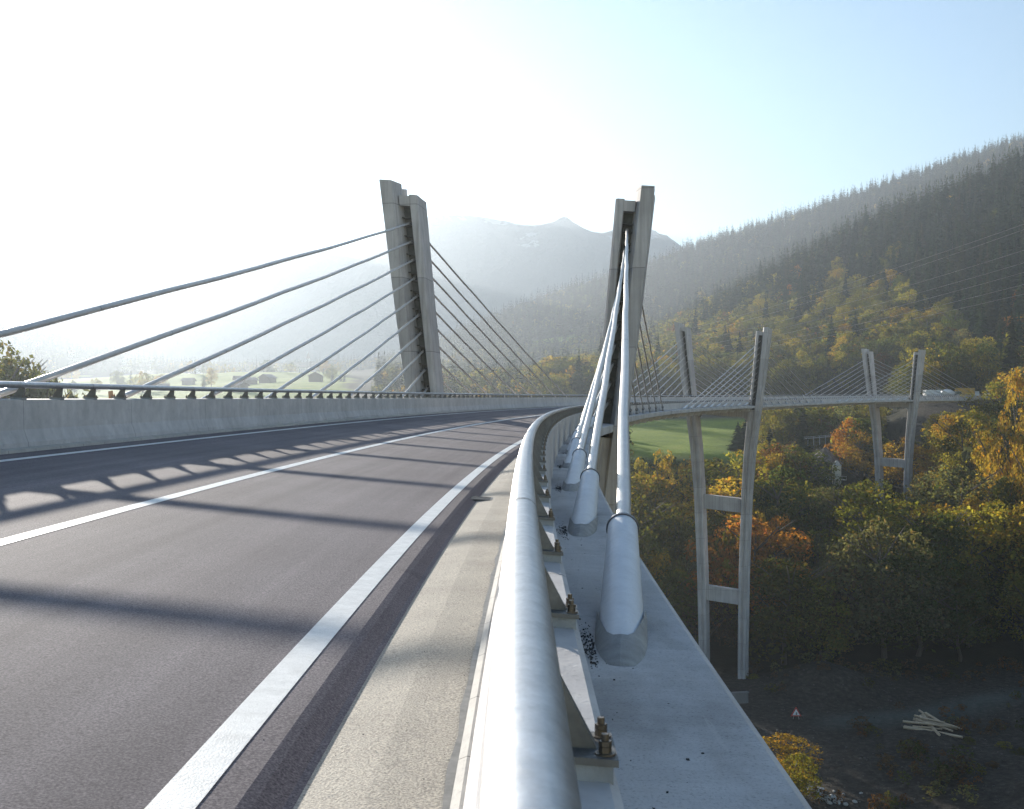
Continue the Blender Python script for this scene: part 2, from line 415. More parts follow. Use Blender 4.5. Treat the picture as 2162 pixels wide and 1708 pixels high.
# steel guard rails on the parapets, posts every 1.53 m
RH = 1.205
def guard_rail(sg, uc, label):
    r = empty('guard_rail', P(0, sg*uc, 0)); tag(r, label, 'guard rail', 'tubular steel guard rails on the parapets')
    m = MB()
    rad = .059
    m.tube([P(s, sg*uc, RH-(0.0 if sg > 0 else .035)) for s in SS], rad, 20)
    s = 4.6
    while s < 160:
        m.tube([P(s-.012, sg*uc, RH-(0 if sg > 0 else .035)), P(s+.012, sg*uc, RH-(0 if sg > 0 else .035))], rad+.0022, 20, mat=1, caps=False); s += 6.12
    dk(m, 'handrail', [M['rail'], M['post']], r)
    # posts
    def post(m, s, detail=True):
        hb = .905; ub = uc+.06; hr = RH-(0 if sg > 0 else .035)
        def L(ds, u, h): return P(s+ds, sg*u, h)
        def bx(u0, u1, d0, d1, h0, h1, mat):
            m.hexa([L(d0, u0, h0), L(d0, u1, h0), L(d1, u1, h0), L(d1, u0, h0), L(d0, u0, h1), L(d0, u1, h1), L(d1, u1, h1), L(d1, u0, h1)], mat)
        bx(ub-.10, ub+.12, -.085, .085, hb-.01, hb+.035, 1)      # grout pad
        bx(ub-.12, ub+.13, -.095, .095, hb+.035, hb+.05, 0)       # base plate
        t0, t1 = .03, .022; h0 = hb+.05; h1 = hr-.045             # tapered fin leaning inwards
        m.hexa([L(-t0, ub-.09, h0), L(-t0, ub+.09, h0), L(t0, ub+.09, h0), L(t0, ub-.09, h0), L(-t1, uc-.045, h1), L(-t1, uc+.04, h1), L(t1, uc+.04, h1), L(t1, uc-.045, h1)], 0)
        if detail:
            for du in (-.095, .105):
                for ds in (-.06, .06):
                    b0 = P(s+ds, sg*(ub+du), hb+.05)
                    up = Vector((0, 0, 1))
                    m.tube([b0, b0+up*.004], .022, 12, 2); m.tube([b0+up*.004, b0+up*.016], .0135, 6, 2, smooth=False); m.tube([b0+up*.017, b0+up*.028], .0135, 6, 2, smooth=False); m.tube([b0+up*.028, b0+up*.042], .008, 8, 2)
    k = -12; n = 0; rest = MB()
    ps = [.85+1.53*k if sg > 0 else .14+1.53*k for k in range(-12, 268)]
    for s in ps:
        if s > 4.0 - (4.0 if sg > 0 else -10) and n < 98 and s < 408:
            m = MB(); post(m, s); dk(m, 'post', [M['post'], M['boot'], M['bolt']], r); n += 1
        elif s < 408: post(rest, s, False)
    o = dk(rest, 'distant_posts', [M['post'], M['boot'], M['bolt']], r); o['kind'] = 'stuff'
    return r
guard_rail(1, 4.584, 'near silver tubular guard rail in the foreground, bending right to the cables')
guard_rail(-1, 4.69, 'far silver tubular guard rail on the left parapet, in front of the meadow')

# ------------------------------------------------------------------ pylons
UO = [(-60, 4.2), (-49, 4.2), (-43, 4.25), (-30, 4.5), (-16, 5.05), (-8, 5.7), (-2, 6.45), (1.5, 6.95), (7, 7.65), (14.2, 8.5)]
def uo(h): return float(np.interp(h, [a for a, b in UO], [b for a, b in UO]))
def wid(h): return float(np.interp(h, [-50, -16, 0, 14.2], [1.42, 1.55, 1.85, 2.2]))
def lng(h): return float(np.interp(h, [-50, -16, 0, 14.2], [2.7, 2.8, 3.3, 3.9]))
TOP = 14.2
def pylon_leg(root, s0, sg, zbase):
    gz = P(s0, 0, 0).z
    hb = zbase-gz-1.5
    def L(h, d, du):    # d along (0 front .. L back), du inwards from the outer face
        Lh = lng(h); return P(s0+ds_of(s0, sg)-Lh/2+d, sg*(uo(h)-du), h)
    def loft(m, poly, h0, h1, n, mat=0):
        """poly(h)->list of (d,du) closed, counter-clockwise"""
        hs = [h0+(h1-h0)*i/n for i in range(n+1)]
        vs = []; k = None
        for h in hs:
            pl = poly(h); k = len(pl); vs += [L(h, d, du) for d, du in pl]
        fs = []
        for i in range(n):
            for j in range(k):
                a = i*k+j; b = i*k+(j+1) % k; f = (a, b, b+k, a+k)
                fs.append(f if sg > 0 else f[::-1])
        c0 = tuple(range(k)); c1 = tuple(n*k+j for j in range(k))
        fs += [c0[::-1] if sg > 0 else c0, c1 if sg > 0 else c1[::-1]]
        m.add(vs, fs, mat)
    def outer(h, f0=0, f1=1):
        Lh = lng(h); W = wid(h); a_ = .34*W; c_ = .5*W; g = .25
        # outer slab: chamfered inner corners, groove in its outer face
        return [(0, 0), (0, a_), (1.2, c_), (Lh-1.2, c_), (Lh, a_), (Lh, 0), (Lh-1.25, 0), (Lh-1.45, g), (1.45, g), (1.25, 0)]
    def flange_f(h): Lh = lng(h); W = wid(h); return [(0, 0), (0, .34*W), (1.2, .5*W), (1.3, .5*W), (1.45, .25), (1.25, 0)]
    def flange_b(h): Lh = lng(h); W = wid(h); return [(Lh, 0), (Lh-1.25, 0), (Lh-1.45, .25), (Lh-1.3, .5*W), (Lh-1.2, .5*W), (Lh, .34*W)]
    def inner(h):
        Lh = lng(h); W = wid(h); a_ = .76*W
        return [(.58, a_), (.5, a_+.04), (.5, W-.12), (.68, W), (Lh-.68, W), (Lh-.5, W-.12), (Lh-.5, a_+.04), (Lh-.58, a_)]
    def solid(h):       # below deck
        Lh = lng(h); W = wid(h); g = .22
        return [(0, 0), (0, .34*W), (.28, .42*W), (.28, .60*W), (.08, .68*W), (.08, W-.12), (.2, W), (Lh-.2, W), (Lh-.08, W-.12), (Lh-.08, .68*W), (Lh-.28, .6*W), (Lh-.28, .42*W), (Lh, .34*W), (Lh, 0), (Lh-.95, 0), (Lh-1.1, g), (1.1, g), (.95, 0)]
    m = MB()
    loft(m, outer, -.6, TOP-1.0, 8)
    loft(m, flange_f, TOP-1.0, TOP, 1); loft(m, flange_b, TOP-1.0, TOP-.08, 1)
    loft(m, inner, -.6, TOP-.75, 8)
    # head beam closing the slot
    def head(h): Lh = lng(h); W = wid(h); return [(.9, .5*W-.1), (.54, .5*W-.09), (.54, .77*W), (Lh-.54, .77*W), (Lh-.54, .5*W-.09), (Lh-.9, .5*W-.1)]
    loft(m, head, TOP-1.45, TOP-.83, 1)
    loft(m, solid, hb, -.6, 14)
    lg = dk(m, 'leg', M['pylon'], root)
    # steel anchor box in the slot
    m = MB()
    def web(h): Lh = lng(h); W = wid(h); return [(1.25, .5*W+.003), (1.25, .76*W-.003), (Lh-1.25, .76*W-.003), (Lh-1.25, .5*W+.003)]
    loft(m, web, -.55, TOP-1.46, 6)
    for i in range(10):
        h = cable_h(i)
        for dh in (.26, -.22):
            hh = h+dh
            def pl(h_): Lh = lng(hh); W = wid(hh); return [(.72, .5*W-.05), (.72, .76*W-.01), (Lh-.72, .76*W-.01), (Lh-.72, .5*W-.05)]
            loft(m, pl, hh, hh+.05, 1)
    # vertical side cheeks of the box
    ab = dk(m, 'anchor_box', M['anchor'], root)
    ab.parent = lg; ab.matrix_parent_inverse = lg.matrix_parent_inverse.copy()
    ab.matrix_parent_inverse = Matrix.Identity(4); ab.matrix_local = Matrix.Identity(4)
    return lg
def cable_h(i): return 11.75-1.135*i        # 0 = top
def slot_u(h): return uo(h)-.63*wid(h)
def ds_of(s0, sg): return 2.6 if (s0 == SA and sg < 0) else 0.0
def crossbeam(root, s0, h0, h1, ln, haunch=0, inset=.2):
    def ui(h): return uo(h)-wid(h)+inset
    m = MB()
    vs = []
    for d in (-ln/2, ln/2):
        for sg in (-1, 1):
            vs += [P(s0+d, sg*ui(h0), h0), P(s0+d, sg*ui(h1), h1)]
    # 0 -L h0,1 -L h1,2 -R h0,3 -R h1,4 +L h0 ...
    m.add(vs, [(0, 2, 3, 1), (4, 5, 7, 6), (0, 1, 5, 4), (2, 6, 7, 3), (1, 3, 7, 5), (0, 4, 6, 2)])
    if haunch:
        for sg in (-1, 1):
            a0 = ui(h0-haunch)
            q = [P(s0-ln/2, sg*a0, h0-haunch), P(s0-ln/2, sg*ui(h0), h0-.002), P(s0-ln/2, sg*(ui(h0)-haunch*1.4), h0-.002)]
            q += [P(s0+ln/2, sg*a0, h0-haunch), P(s0+ln/2, sg*ui(h0), h0-.002), P(s0+ln/2, sg*(ui(h0)-haunch*1.4), h0-.002)]
            m.add(q, [(0, 1, 2), (5, 4, 3), (0, 3, 4, 1), (1, 4, 5, 2), (2, 5, 3, 0)])
    return dk(m, 'crossbeam', M['pylon'], root)
PY = [('pair of leaning concrete pylon legs nearest the camera, rising tallest from the deck', SA, -50, [(-20.5, -18), (-37, -34.3)]),
      ('middle pylon, two tall curved concrete legs in the valley joined by two crossbeams', SB, -49.3, [(-19.1, -16.6), (-35.6, -33.0)]),
      ('farthest small concrete pylon at the wooded slope with one crossbeam below the deck', SC, -30, [(-18.9, -16.6)])]
for lab, s0, zb, beams in PY:
    r = empty('pylon', P(s0, 0, 0)); tag(r, lab, 'pylon', 'concrete pylons of the bridge')
    for sg in (-1, 1): pylon_leg(r, s0, sg, zb)
    crossbeam(r, s0, -2.1, -.43, 2.1, .8, .35)
    for a_, b_ in beams: crossbeam(r, s0, a_, b_, 1.5)

# ------------------------------------------------------------------ stay cables
ORD = ['topmost', 'second', 'third', 'fourth', 'fifth', 'sixth', 'seventh', 'eighth', 'ninth', 'lowest']
def stay(s0, sg, dr, i, pn):
    h1 = cable_h(i)
    leg = 'outer' if sg < 0 else 'inner'
    reach = (4.9+6*(9-i)) if (sg < 0 and dr < 0) else (7.3+6*(9-i))
    sb = s0+dr*reach
    A = P(s0+ds_of(s0, sg)+dr*(lng(h1)/2-1.2), sg*slot_u(h1), h1)
    Bq = P(sb, sg*5.16, .10)
    side = 'left' if sg < 0 else 'right'
    way = 'toward us' if dr < 0 else 'away'
    nth = 'topmost' if i == 0 else ('lowest' if i == 9 else ORD[i]+'-highest')
    r = empty('stay_cable', Bq); tag(r, f'{nth} stay cable, {side} leg of the {pn} pylon, running {way}', 'stay cable', f'stay cables of the {pn} pylon')
    d = (A-Bq); Lt = d.length; t = d.normalized()
    n = 16; pts = []
    sag = .0028*Lt
    for k in range(n+1):
        f = k/n; q = Bq+d*f; q.z -= sag*4*f*(1-f); 
        if k not in (0, n): q += Vector((.010*math.sin(k*2.3+i), 0, .012*math.sin(k*1.7+i*2)))*(1 if Lt > 25 else .4)
        pts.append(q)
    near = (s0 == SA)
    m = MB(); rc = .066
    m.tube(pts, rc, 16 if near else 8)
    if near:
        for f in (.24, .46, .68, .88):
            if Lt*f < 3: continue
            k = f*n; a_ = pts[int(k)]; b_ = pts[min(n, int(k)+1)]; q = a_.lerp(b_, k-int(k)); tt = (b_-a_).normalized()
            m.tube([q-tt*.015, q+tt*.015], rc+.003, 16, mat=1, caps=False)
        m.tube([A-t*.55, A+t*.1], rc+.03, 14, mat=1)
    o = m.build('sheath', [M['cable'], M['collar']]); o.parent = r; o.matrix_parent_inverse = Matrix.Translation(-Bq)
    # anchor tube with dark collar and mortar boot
    TL = 2.75; m = MB(); ns = 28 if near else 10; rt = .142
    m.tube([Bq-t*.15, Bq+t*TL], [rt*1.13, rt*.88], ns)
    o = m.build('anchor_tube', M['tube']); o.parent = r; o.matrix_parent_inverse = Matrix.Translation(-Bq)
    m = MB(); m.tube([Bq+t*(TL-.015), Bq+t*(TL+.02)], rt*.97, ns); m.tube([Bq+t*(TL+.02), Bq+t*(TL+.05)], [rt*.9, rc+.012], ns)
    o = m.build('collar', M['collar']); o.parent = r; o.matrix_parent_inverse = Matrix.Translation(-Bq)
    # boot: mortar sleeve whose cut line rises at the sides of the tube
    m = MB(); rs = rt*1.11+.010; vs = []; fs = []; q = 24 if near else 10
    rgt = t.cross(Vector((0, 0, 1))).normalized(); upv = rgt.cross(t)
    for k in range(q+1):
        a_ = 2*math.pi*k/q; c_ = math.cos(a_)     # a_=0 top
        ln_ = .12+.80*min(1.0, max(0, ((a_ if a_ < math.pi else 2*math.pi-a_)-.42)/1.05))
        rad = upv*math.cos(a_)+rgt*math.sin(a_)
        vs += [Bq-t*.42+rad*rs*.55, Bq-t*.3+rad*rs, Bq+t*ln_+rad*rs]
    for k in range(q):
        for j in range(2): fs.append((3*k+j, 3*k+j+1, 3*k+j+4, 3*k+j+3))
    m.add(vs, fs, smooth=True)
    m.tube([Bq-t*.45, Bq-t*.41], rs*.56, 12)
    o = m.build('boot', M['boot']); o.parent = r; o.matrix_parent_inverse = Matrix.Translation(-Bq)
    return r
for (s0, pn) in ((SA, 'nearest'), (SB, 'middle'), (SC, 'farthest')):
    for sg in (-1, 1):
        for dr in (-1, 1):
            for i in range(10): stay(s0, sg, dr, i, pn)

#TERRAIN
def V3(px, py, Y):
    """the point that the photograph shows at (px, py) when it stands Y metres ahead"""
    return Vector((CAMX+(px-1081)/FPX*Y, Y, CAMZ+(854-py)/FPX*Y))
PXK = [-1600, -400, 0, 300, 600, 760, 900, 1100, 1300, 1500, 1700, 1900, 2162, 2600, 3600]
ZNEAR = {   # Y: heights of the ground
 0:  [-25, -32, -38, -42, -46, -46, -47, -47, -47, -48, -48, -48, -46, -42, -38],
 60: [-25, -32, -38, -42, -46, -46, -47, -47, -47, -48, -48, -48, -48, -45, -40],
 100:[-16, -24, -32, -40, -45, -46, -47, -47, -47, -48, -48.5, -49, -48, -42, -30],
 150:[-10, -14, -19, -32, -41, -44, -46, -47, -48, -48.5, -49, -49.5, -48, -38, -20],
 200:[-6, -9, -15, -28, -37, -41, -44, -46, -47, -48, -48.5, -48.5, -47, -34, -8],
 230:[-4, -7, -13, -26, -35, -39, -42, -44, -46, -45, -45, -45, -43, -30, -4],
 260:[-2, -5, -11, -23, -33, -37, -40, -42, -43, -41, -40, -38, -35, -22, 0],
 300:[2, -3, -9, -20, -29, -33, -36, -38, -37, -33, -33, -32, -24, -12, 10],
 345:[5, 0, -7, -17, -25, -28, -30, -27, -15, -14.5, -22, -22, -8, -1, 20],
 375:[7, 1, -6, -15, -22, -25, -26, -20, -12.5, -13, -18, -12, 2.2, 5, 24],
 400:[8, 2, -5, -13, -20, -23, -23, -17, -11, -11.5, -15, -6, 3.0, 10, 30],
 450:[9, 4, -4, -10, -16, -18, -19, -18, -8.5, -9, -9, 1, 8, 24, 44],
 500:[10, 5, -3, -7, -12, -13, -13, -10, -5, -5, -3, 8, 20, 44, 62]}
PYFAR = {   # Y: picture height at which the bare ground appears
 650: [850, 850, 846, 842, 835, 838, 842, 838, 828, 805, 770, 690, 545, 350, 250],
 800: [845, 842, 838, 822, 812, 815, 832, 828, 808, 752, 665, 565, 440, 230, 120],
 880: [842, 838, 832, 815, 805, 808, 828, 824, 795, 712, 612, 512, 376, 190, 60],
 1000:[838, 832, 825, 806, 798, 802, 822, 820, 778, 672, 557, 466, 400, 200, 60],
 1120:[830, 820, 815, 800, 794, 798, 812, 808, 764, 655, 590, 520, 440, 240, 80],
 1300:[810, 795, 798, 793, 790, 793, 795, 760, 735, 665, 600, 520, 440, 260, 100],
 1500:[760, 750, 776, 786, 786, 788, 755, 700, 672, 625, 565, 480, 390, 230, 80],
 1680:[700, 690, 720, 770, 782, 780, 742, 672, 630, 570, 510, 430, 345, 190, 40],
 1850:[640, 630, 668, 762, 788, 786, 738, 652, 598, 518, 462, 388, 304, 150, 0],
 2150:[580, 590, 636, 764, 798, 800, 760, 690, 640, 570, 510, 440, 350, 200, 60],
 2600:[560, 600, 655, 790, 815, 815, 790, 730, 680, 620, 560, 500, 420, 280, 140],
 3300:[600, 640, 700, 810, 825, 825, 800, 760, 720, 680, 640, 590, 520, 400, 260]}
YK = list(ZNEAR)+list(PYFAR)
TZ = np.array([ZNEAR[y] for y in ZNEAR]+[[CAMZ+(854-(v if y < 900 else max(v, 285)))*y/FPX for v in PYFAR[y]] for y in PYFAR], float)
# resample finely, smooth a little
GX = np.linspace(-1600, 3600, 261); GT = np.linspace(0, 1, 241); YT = 3300*GT**2.2
A1 = np.array([np.interp(GX, PXK, row) for row in TZ])
GRID = np.array([np.interp(YT, YK, A1[:, j]) for j in range(len(GX))]).T
def smooth1(a, ax, n):
    for _ in range(n):
        p_ = np.concatenate([a.take([0], ax), a, a.take([-1], ax)], ax)
        sl = lambda i0, i1: tuple(slice(i0, i1) if k == ax else slice(None) for k in range(2))
        a = .25*p_[sl(0, -2)]+.5*p_[sl(1, -1)]+.25*p_[sl(2, None)]
    return a
GRID = smooth1(smooth1(GRID, 1, 6), 0, 3)
def vnoise(x, y, sc_, oct_=4, seed=0):
    """cheap value noise for arrays"""
    out = np.zeros_like(x, float); amp = 1; tot = 0
    for o_ in range(oct_):
        X = x/sc_*2**o_+13.7*o_+seed*7.1; Y = y/sc_*2**o_+5.3*o_+seed*3.3
        xi = np.floor(X); yi = np.floor(Y); fx = X-xi; fy = Y-yi; fx = fx*fx*(3-2*fx); fy = fy*fy*(3-2*fy)
        def h(a, b):
            v = np.sin(a*127.1+b*311.7+seed*17.3)*43758.5453; return v-np.floor(v)
        out += amp*((h(xi, yi)*(1-fx)+h(xi+1, yi)*fx)*(1-fy)+(h(xi, yi+1)*(1-fx)+h(xi+1, yi+1)*fx)*fy-.5); tot += amp; amp *= .5
    return out/tot
def ground(x, y):
    x = np.asarray(x, float); y = np.asarray(y, float)
    yy = np.clip(y, 0, 3299); px = 1081+FPX*(x-CAMX)/np.maximum(y, 70)
    gx = np.clip((px-GX[0])/(GX[1]-GX[0]), 0, len(GX)-1.001); gt = np.clip((yy/3300)**(1/2.2)*(len(GT)-1), 0, len(GT)-1.001)
    i = gt.astype(int); j = gx.astype(int); fi = gt-i; fj = gx-j
    z = (GRID[i, j]*(1-fi)+GRID[i+1, j]*fi)*(1-fj)+(GRID[i, j+1]*(1-fi)+GRID[i+1, j+1]*fi)*fj
    far = np.clip((y-500)/700, 0, 1)
    z = z+vnoise(x, y, 60, 4, 1)*3.0*np.clip((y-120)/200, 0, 1)*(1-.3*far)+vnoise(x, y, 260, 4, 2)*26*far
    near = np.clip(1-(y-120)/160, 0, 1)
    z = z+near*(vnoise(x, y, 17, 4, 3)*4.4+np.maximum(0, vnoise(x, y, 6, 3, 4))*1.2)
    # gravel bank by the valley road and the bank beside the middle pylon
    z = z+4.2*np.exp(-((x-58)/9)**2-((y-196)/7)**2)
    z = z+9*np.exp(-((x-96)/11)**2-((y-330)/12)**2)
    # level ground at the abutment, beyond the deck end
    k_ = np.clip(1.7-np.hypot(x-172, y-394)/26, 0, 1); k_ = k_*k_*(3-2*k_); z = z*(1-k_)+2.3*k_
    return z
def cover(x, y):
    """grass, dirt, track weights"""
    px = 1081+FPX*(x-CAMX)/np.maximum(y, 60); n = vnoise(x, y, 40, 4, 8)
    def box(a, b, c, d, s1=12, s2=15):
        return np.clip((px-a)/s1, 0, 1)*np.clip((b-px)/s1, 0, 1)*np.clip((y-c)/s2, 0, 1)*np.clip((d-y)/s2, 0, 1)
    g = box(1290+n*30, 1600+n*40, 340, 500)
    g = np.maximum(g, box(-900, 745+n*60, 470, 1440+n*700, 25, 60))
    g = np.maximum(g, box(1112+n*20, 1245+n*30, 1310, 1430+n*150, 12, 30))
    g = np.maximum(g, box(1010, 1075, 1120+n*50, 1210, 12, 30))
    d = box(1400+n*60, 2400, 60, 206+n*16, 30, 6)
    d = np.maximum(d, box(1690, 1775, 300, 372, 14, 10)); d = np.maximum(d, box(1900, 2400, 358, 400, 20, 8))
    # the pale track through the dirt
    cx = 62+(y-170)*.0; t = .5*np.clip(1-np.abs(y-(176+(x-45)*.22+2*np.sin(x*.08)))/6, 0, 1)*np.clip((x-50)/6, 0, 1)
    return np.stack([g, d, np.clip(t*1.5, 0, 1)*d], -1)
# one sheet, finer close by
tt = np.linspace(0, 1, 420); ys = -120+3420*tt**2.0; ys = np.unique(np.concatenate([ys, np.linspace(110, 420, 190)]))
aa = np.linspace(-1, 1, 520); aa = np.sign(aa)*np.abs(aa)**1.35
Yg, Ag = np.meshgrid(ys, aa, indexing='ij'); Xg = CAMX+Ag*(.9*(Yg+120)+160)
Zg = ground(Xg, Yg); nr, nc = Zg.shape
V = np.column_stack([Xg.ravel(), Yg.ravel(), Zg.ravel()])
ii = np.arange((nr-1)*nc).reshape(nr-1, nc)[:, :-1].ravel()
F = np.column_stack([ii, ii+1, ii+nc+1, ii+nc])
te = link('terrain', np_mesh('terrain', V, F, [M['terrain']], cover(V[:, 0], V[:, 1]), smooth=True))
tag(te, kind='structure', label='valley floor, green meadows and wooded hillsides around the bridge')

# far mountains: one rough range of rock and old snow
MR = [(-1200, 600), (-200, 640), (200, 620), (360, 570), (430, 522), (490, 498), (560, 507), (640, 512), (720, 520), (780, 505), (840, 480), (900, 462), (960, 456), (1040, 466), (1100, 469), (1190, 461), (1240, 475), (1300, 480), (1380, 492), (1420, 510), (1480, 540), (1700, 600), (2200, 640)]
YM = 2750
mx = np.linspace(-1200, 2200, 420); yr = np.linspace(-1, 1, 60)
Xm = np.zeros((60, 420)); Ym = Xm.copy(); Zm = Xm.copy()
ridge = np.interp(mx, [a for a, b in MR], [b for a, b in MR])
for i, q in enumerate(yr):
    Yv = YM+q*480; Xm[i] = CAMX+(mx-1081)/FPX*YM*1.0; Ym[i] = Yv
    pk = CAMZ+(854-ridge)*YM/FPX
    f = 1-abs(q)**1.15
    Zm[i] = pk*f-60*(1-f)+vnoise(Xm[i], Ym[i], 200, 5, 5)*110*(1-f)**.5*f**.3+np.abs(vnoise(Xm[i], Ym[i], 150, 5, 6))*-70*f+8
Vm = np.column_stack([Xm.ravel(), Ym.ravel(), Zm.ravel()]); ii = np.arange(59*420).reshape(59, 420)[:, :-1].ravel()
Fm = np.column_stack([ii, ii+1, ii+421, ii+420])
a = NT('hazed_mountain_rock'); o = a.obj(); zc = a.sep(o)[2]
sn = a.math('ADD', a.math('MULTIPLY', zc, .0016), a.math('MULTIPLY', a.noise(.006, 6, o, .7), 1.0))
cc = a.mix((.34, .35, .35), (.55, .57, .60), a.ramp(sn, [(.98, (0, 0, 0)), (1.0, (1, 1, 1))]) if False else a.math('MULTIPLY', a.math('GREATER_THAN', sn, 1.19), .8))  # rock tone lightened to stand in for thicker haze
mm = a.done(a.bsdf(cc, .95, 0, a.bump(a.noise(.02, 6, o, .7), 1, 20), .1))
mo = link('mountains', np_mesh('mountains', Vm, Fm, [mm], smooth=True)); tag(mo, kind='structure', label='distant hazy mountain range with patches of old snow')

# ------------------------------------------------------------------ trees
def leaf_cards(C, size, rg, flat=.0, tri=False):
    """one small bent card per centre"""
    n = len(C); a_ = rg.normal(size=(n, 3)); a_ /= np.linalg.norm(a_, axis=1)[:, None]
    b_ = rg.normal(size=(n, 3)); b_[:, 2] *= 1-flat; b_ -= (b_*a_).sum(1)[:, None]*a_; b_ /= np.linalg.norm(b_, axis=1)[:, None]
    s_ = size*(.6+.8*rg.random(n))[:, None]
    p0 = C-a_*s_; p1 = C+b_*s_*.55; p2 = C+a_*s_; p3 = C-b_*s_*.55
    V_ = np.stack([p0, p1, p2, p3], 1).reshape(-1, 3); F_ = np.arange(4*n).reshape(n, 4)
    return V_, F_
def facing_cards(C, N, size, rg, loose=.55):
    """small leaf sprays that face roughly along N"""
    n = len(C); N = N+rg.normal(size=(n, 3))*loose; N /= np.linalg.norm(N, axis=1)[:, None]+1e-9
    a_ = rg.normal(size=(n, 3)); a_ -= (a_*N).sum(1)[:, None]*N; a_ /= np.linalg.norm(a_, axis=1)[:, None]+1e-9; b_ = np.cross(N, a_)
    s_ = size*(.5+1.0*rg.random(n)**1.5)[:, None]; k_ = (.45+.3*rg.random(n))[:, None]
    V_ = np.stack([C-a_*s_, C+b_*s_*k_+N*s_*.15, C+a_*s_, C-b_*s_*k_+N*s_*.15], 1).reshape(-1, 3)
    return V_, np.arange(4*n).reshape(n, 4)
def leafy_crown(seed, nb, per, size, w=1.0, open_=0.0):
    """crown of unit height 1 standing on z=0..1, radius about .42: boughs as uneven billows of leaf sprays over a dome"""
    rg = np.random.default_rng(seed); bl = []; top = rg.normal(size=2)*.03
    for k in range(nb):
        f = (k+.5)/nb; z = .24+.66*f; ang = k*2.399+rg.random()*.9
        rmax = .34*w*(math.sin(math.pi*min(1, (1.04-f*.98)*.62+.06))**.75)
        rr_ = rmax*(.72+.4*rg.random()) if rg.random() < .8 else rmax*.35*rg.random()
        bl.append((rr_*math.cos(ang)+top[0]*f, rr_*math.sin(ang)+top[1]*f, z+rg.normal()*.045, (.075+.095*rg.random()**1.6)*(1.15-.42*f)*(.8+.2*w)))
    bl += [(top[0], top[1], .93, .055), (top[0]-.05, top[1]+.04, .87, .08), (top[0]+.06, top[1], .86, .075)]
    Cs, Ns, tn = [], [], []
    for bx_, by_, bz_, br_ in bl:
        n_ = int(per*(br_/.1)**2); d = rg.normal(size=(n_, 3)); out = np.array([bx_, by_, .25]); out /= np.linalg.norm(out)+1e-9
        d += out*.55*np.linalg.norm(d, axis=1)[:, None]*.8; d /= np.linalg.norm(d, axis=1)[:, None]
        ph = rg.random(3)*6; lump = 1+.16*np.sin(d[:, 0]*5+ph[0])*np.sin(d[:, 1]*5+ph[1])+.10*np.sin(d[:, 2]*9+ph[2])
        rad = br_*lump*(.78+.27*rg.random(n_)); sp = rg.random(n_) < .10; rad[sp] *= 1.25
        Cs.append(np.array([bx_, by_, bz_])+d*rad[:, None]*np.array([1.1, 1.1, .88])); Ns.append(d); tn.append(np.full(n_, .85+.3*rg.random()))
    C = np.concatenate(Cs); tnv = np.concatenate(tn); V_, F_ = facing_cards(C, np.concatenate(Ns), size, rg)
    hue = rg.random(len(C)); t = tnv*(.72+.56*rg.random(len(C))); warm = (hue > .8)
    return V_, F_, np.column_stack([t*(1+.3*warm), t*(1-.08*warm), t*(1-.2*warm)])
def leafy_crown_old(seed, nb, per, size, w=1.0, open_=0.0):
    """crown of unit height 1 standing on z=0..1, radius about .42: boughs as uneven lumps of leaves"""
    rg = np.random.default_rng(seed); Cs = []; tn = []
    bl = []
    for k in range(nb):
        z = .16+.76*rg.random()**.85; ang = rg.random()*6.283
        rmax = .40*w*math.sqrt(max(0.02, 1-((z-.48)/.54)**2)); rr_ = rmax*(.35+.65*rg.random()**.6)
        bl.append((rr_*math.cos(ang), rr_*math.sin(ang), z, (.085+.085*rg.random())*(1.1-.35*z)))
    bl += [(0.02, 0, .9, .08), (-.05, .03, .83, .11)]
    for bx_, by_, bz_, br_ in bl:
        n_ = int(per*(br_/.12)**2); d = rg.normal(size=(n_, 3)); d /= np.linalg.norm(d, axis=1)[:, None]
        d[:, 2] = np.abs(d[:, 2])*1.0-.35*rg.random(n_); rad = br_*(.55+.55*rg.random(n_)**.5)
        sp = rg.random(n_) < .16; rad[sp] *= 1.35
        Cs.append(np.array([bx_, by_, bz_])+d*rad[:, None]*np.array([1.15, 1.15, .75])); tn.append(np.full(n_, .82+.36*rg.random()))
    C = np.concatenate(Cs); tnv = np.concatenate(tn); V_, F_ = leaf_cards(C, size, rg)
    hue = rg.random(len(C)); t = tnv*(.75+.5*rg.random(len(C)))
    warm = (hue > .8)
    tint = np.column_stack([t*(1+.35*warm), t*(1-.08*warm), t*(1-.2*warm)])
    return V_, F_, tint
def tubes_np(segs, n=5):
    Vs, Fs = [], []; o_ = 0
    for a_, b_, ra, rb in segs:
        a_ = np.array(a_, float); b_ = np.array(b_, float); t = b_-a_; t /= np.linalg.norm(t)+1e-9
        u = np.cross(t, [0, 0, 1.]); 
        if np.linalg.norm(u) < .05: u = np.cross(t, [0, 1., 0])
        u /= np.linalg.norm(u); v = np.cross(u, t); k = np.arange(n)*2*math.pi/n
        c_ = np.cos(k)[:, None]*u+np.sin(k)[:, None]*v
        Vs += [a_+c_*ra, b_+c_*rb]; j = np.arange(n)
        Fs.append(np.column_stack([o_+j, o_+(j+1) % n, o_+n+(j+1) % n, o_+n+j])); o_ += 2*n
    return np.concatenate(Vs), np.concatenate(Fs)
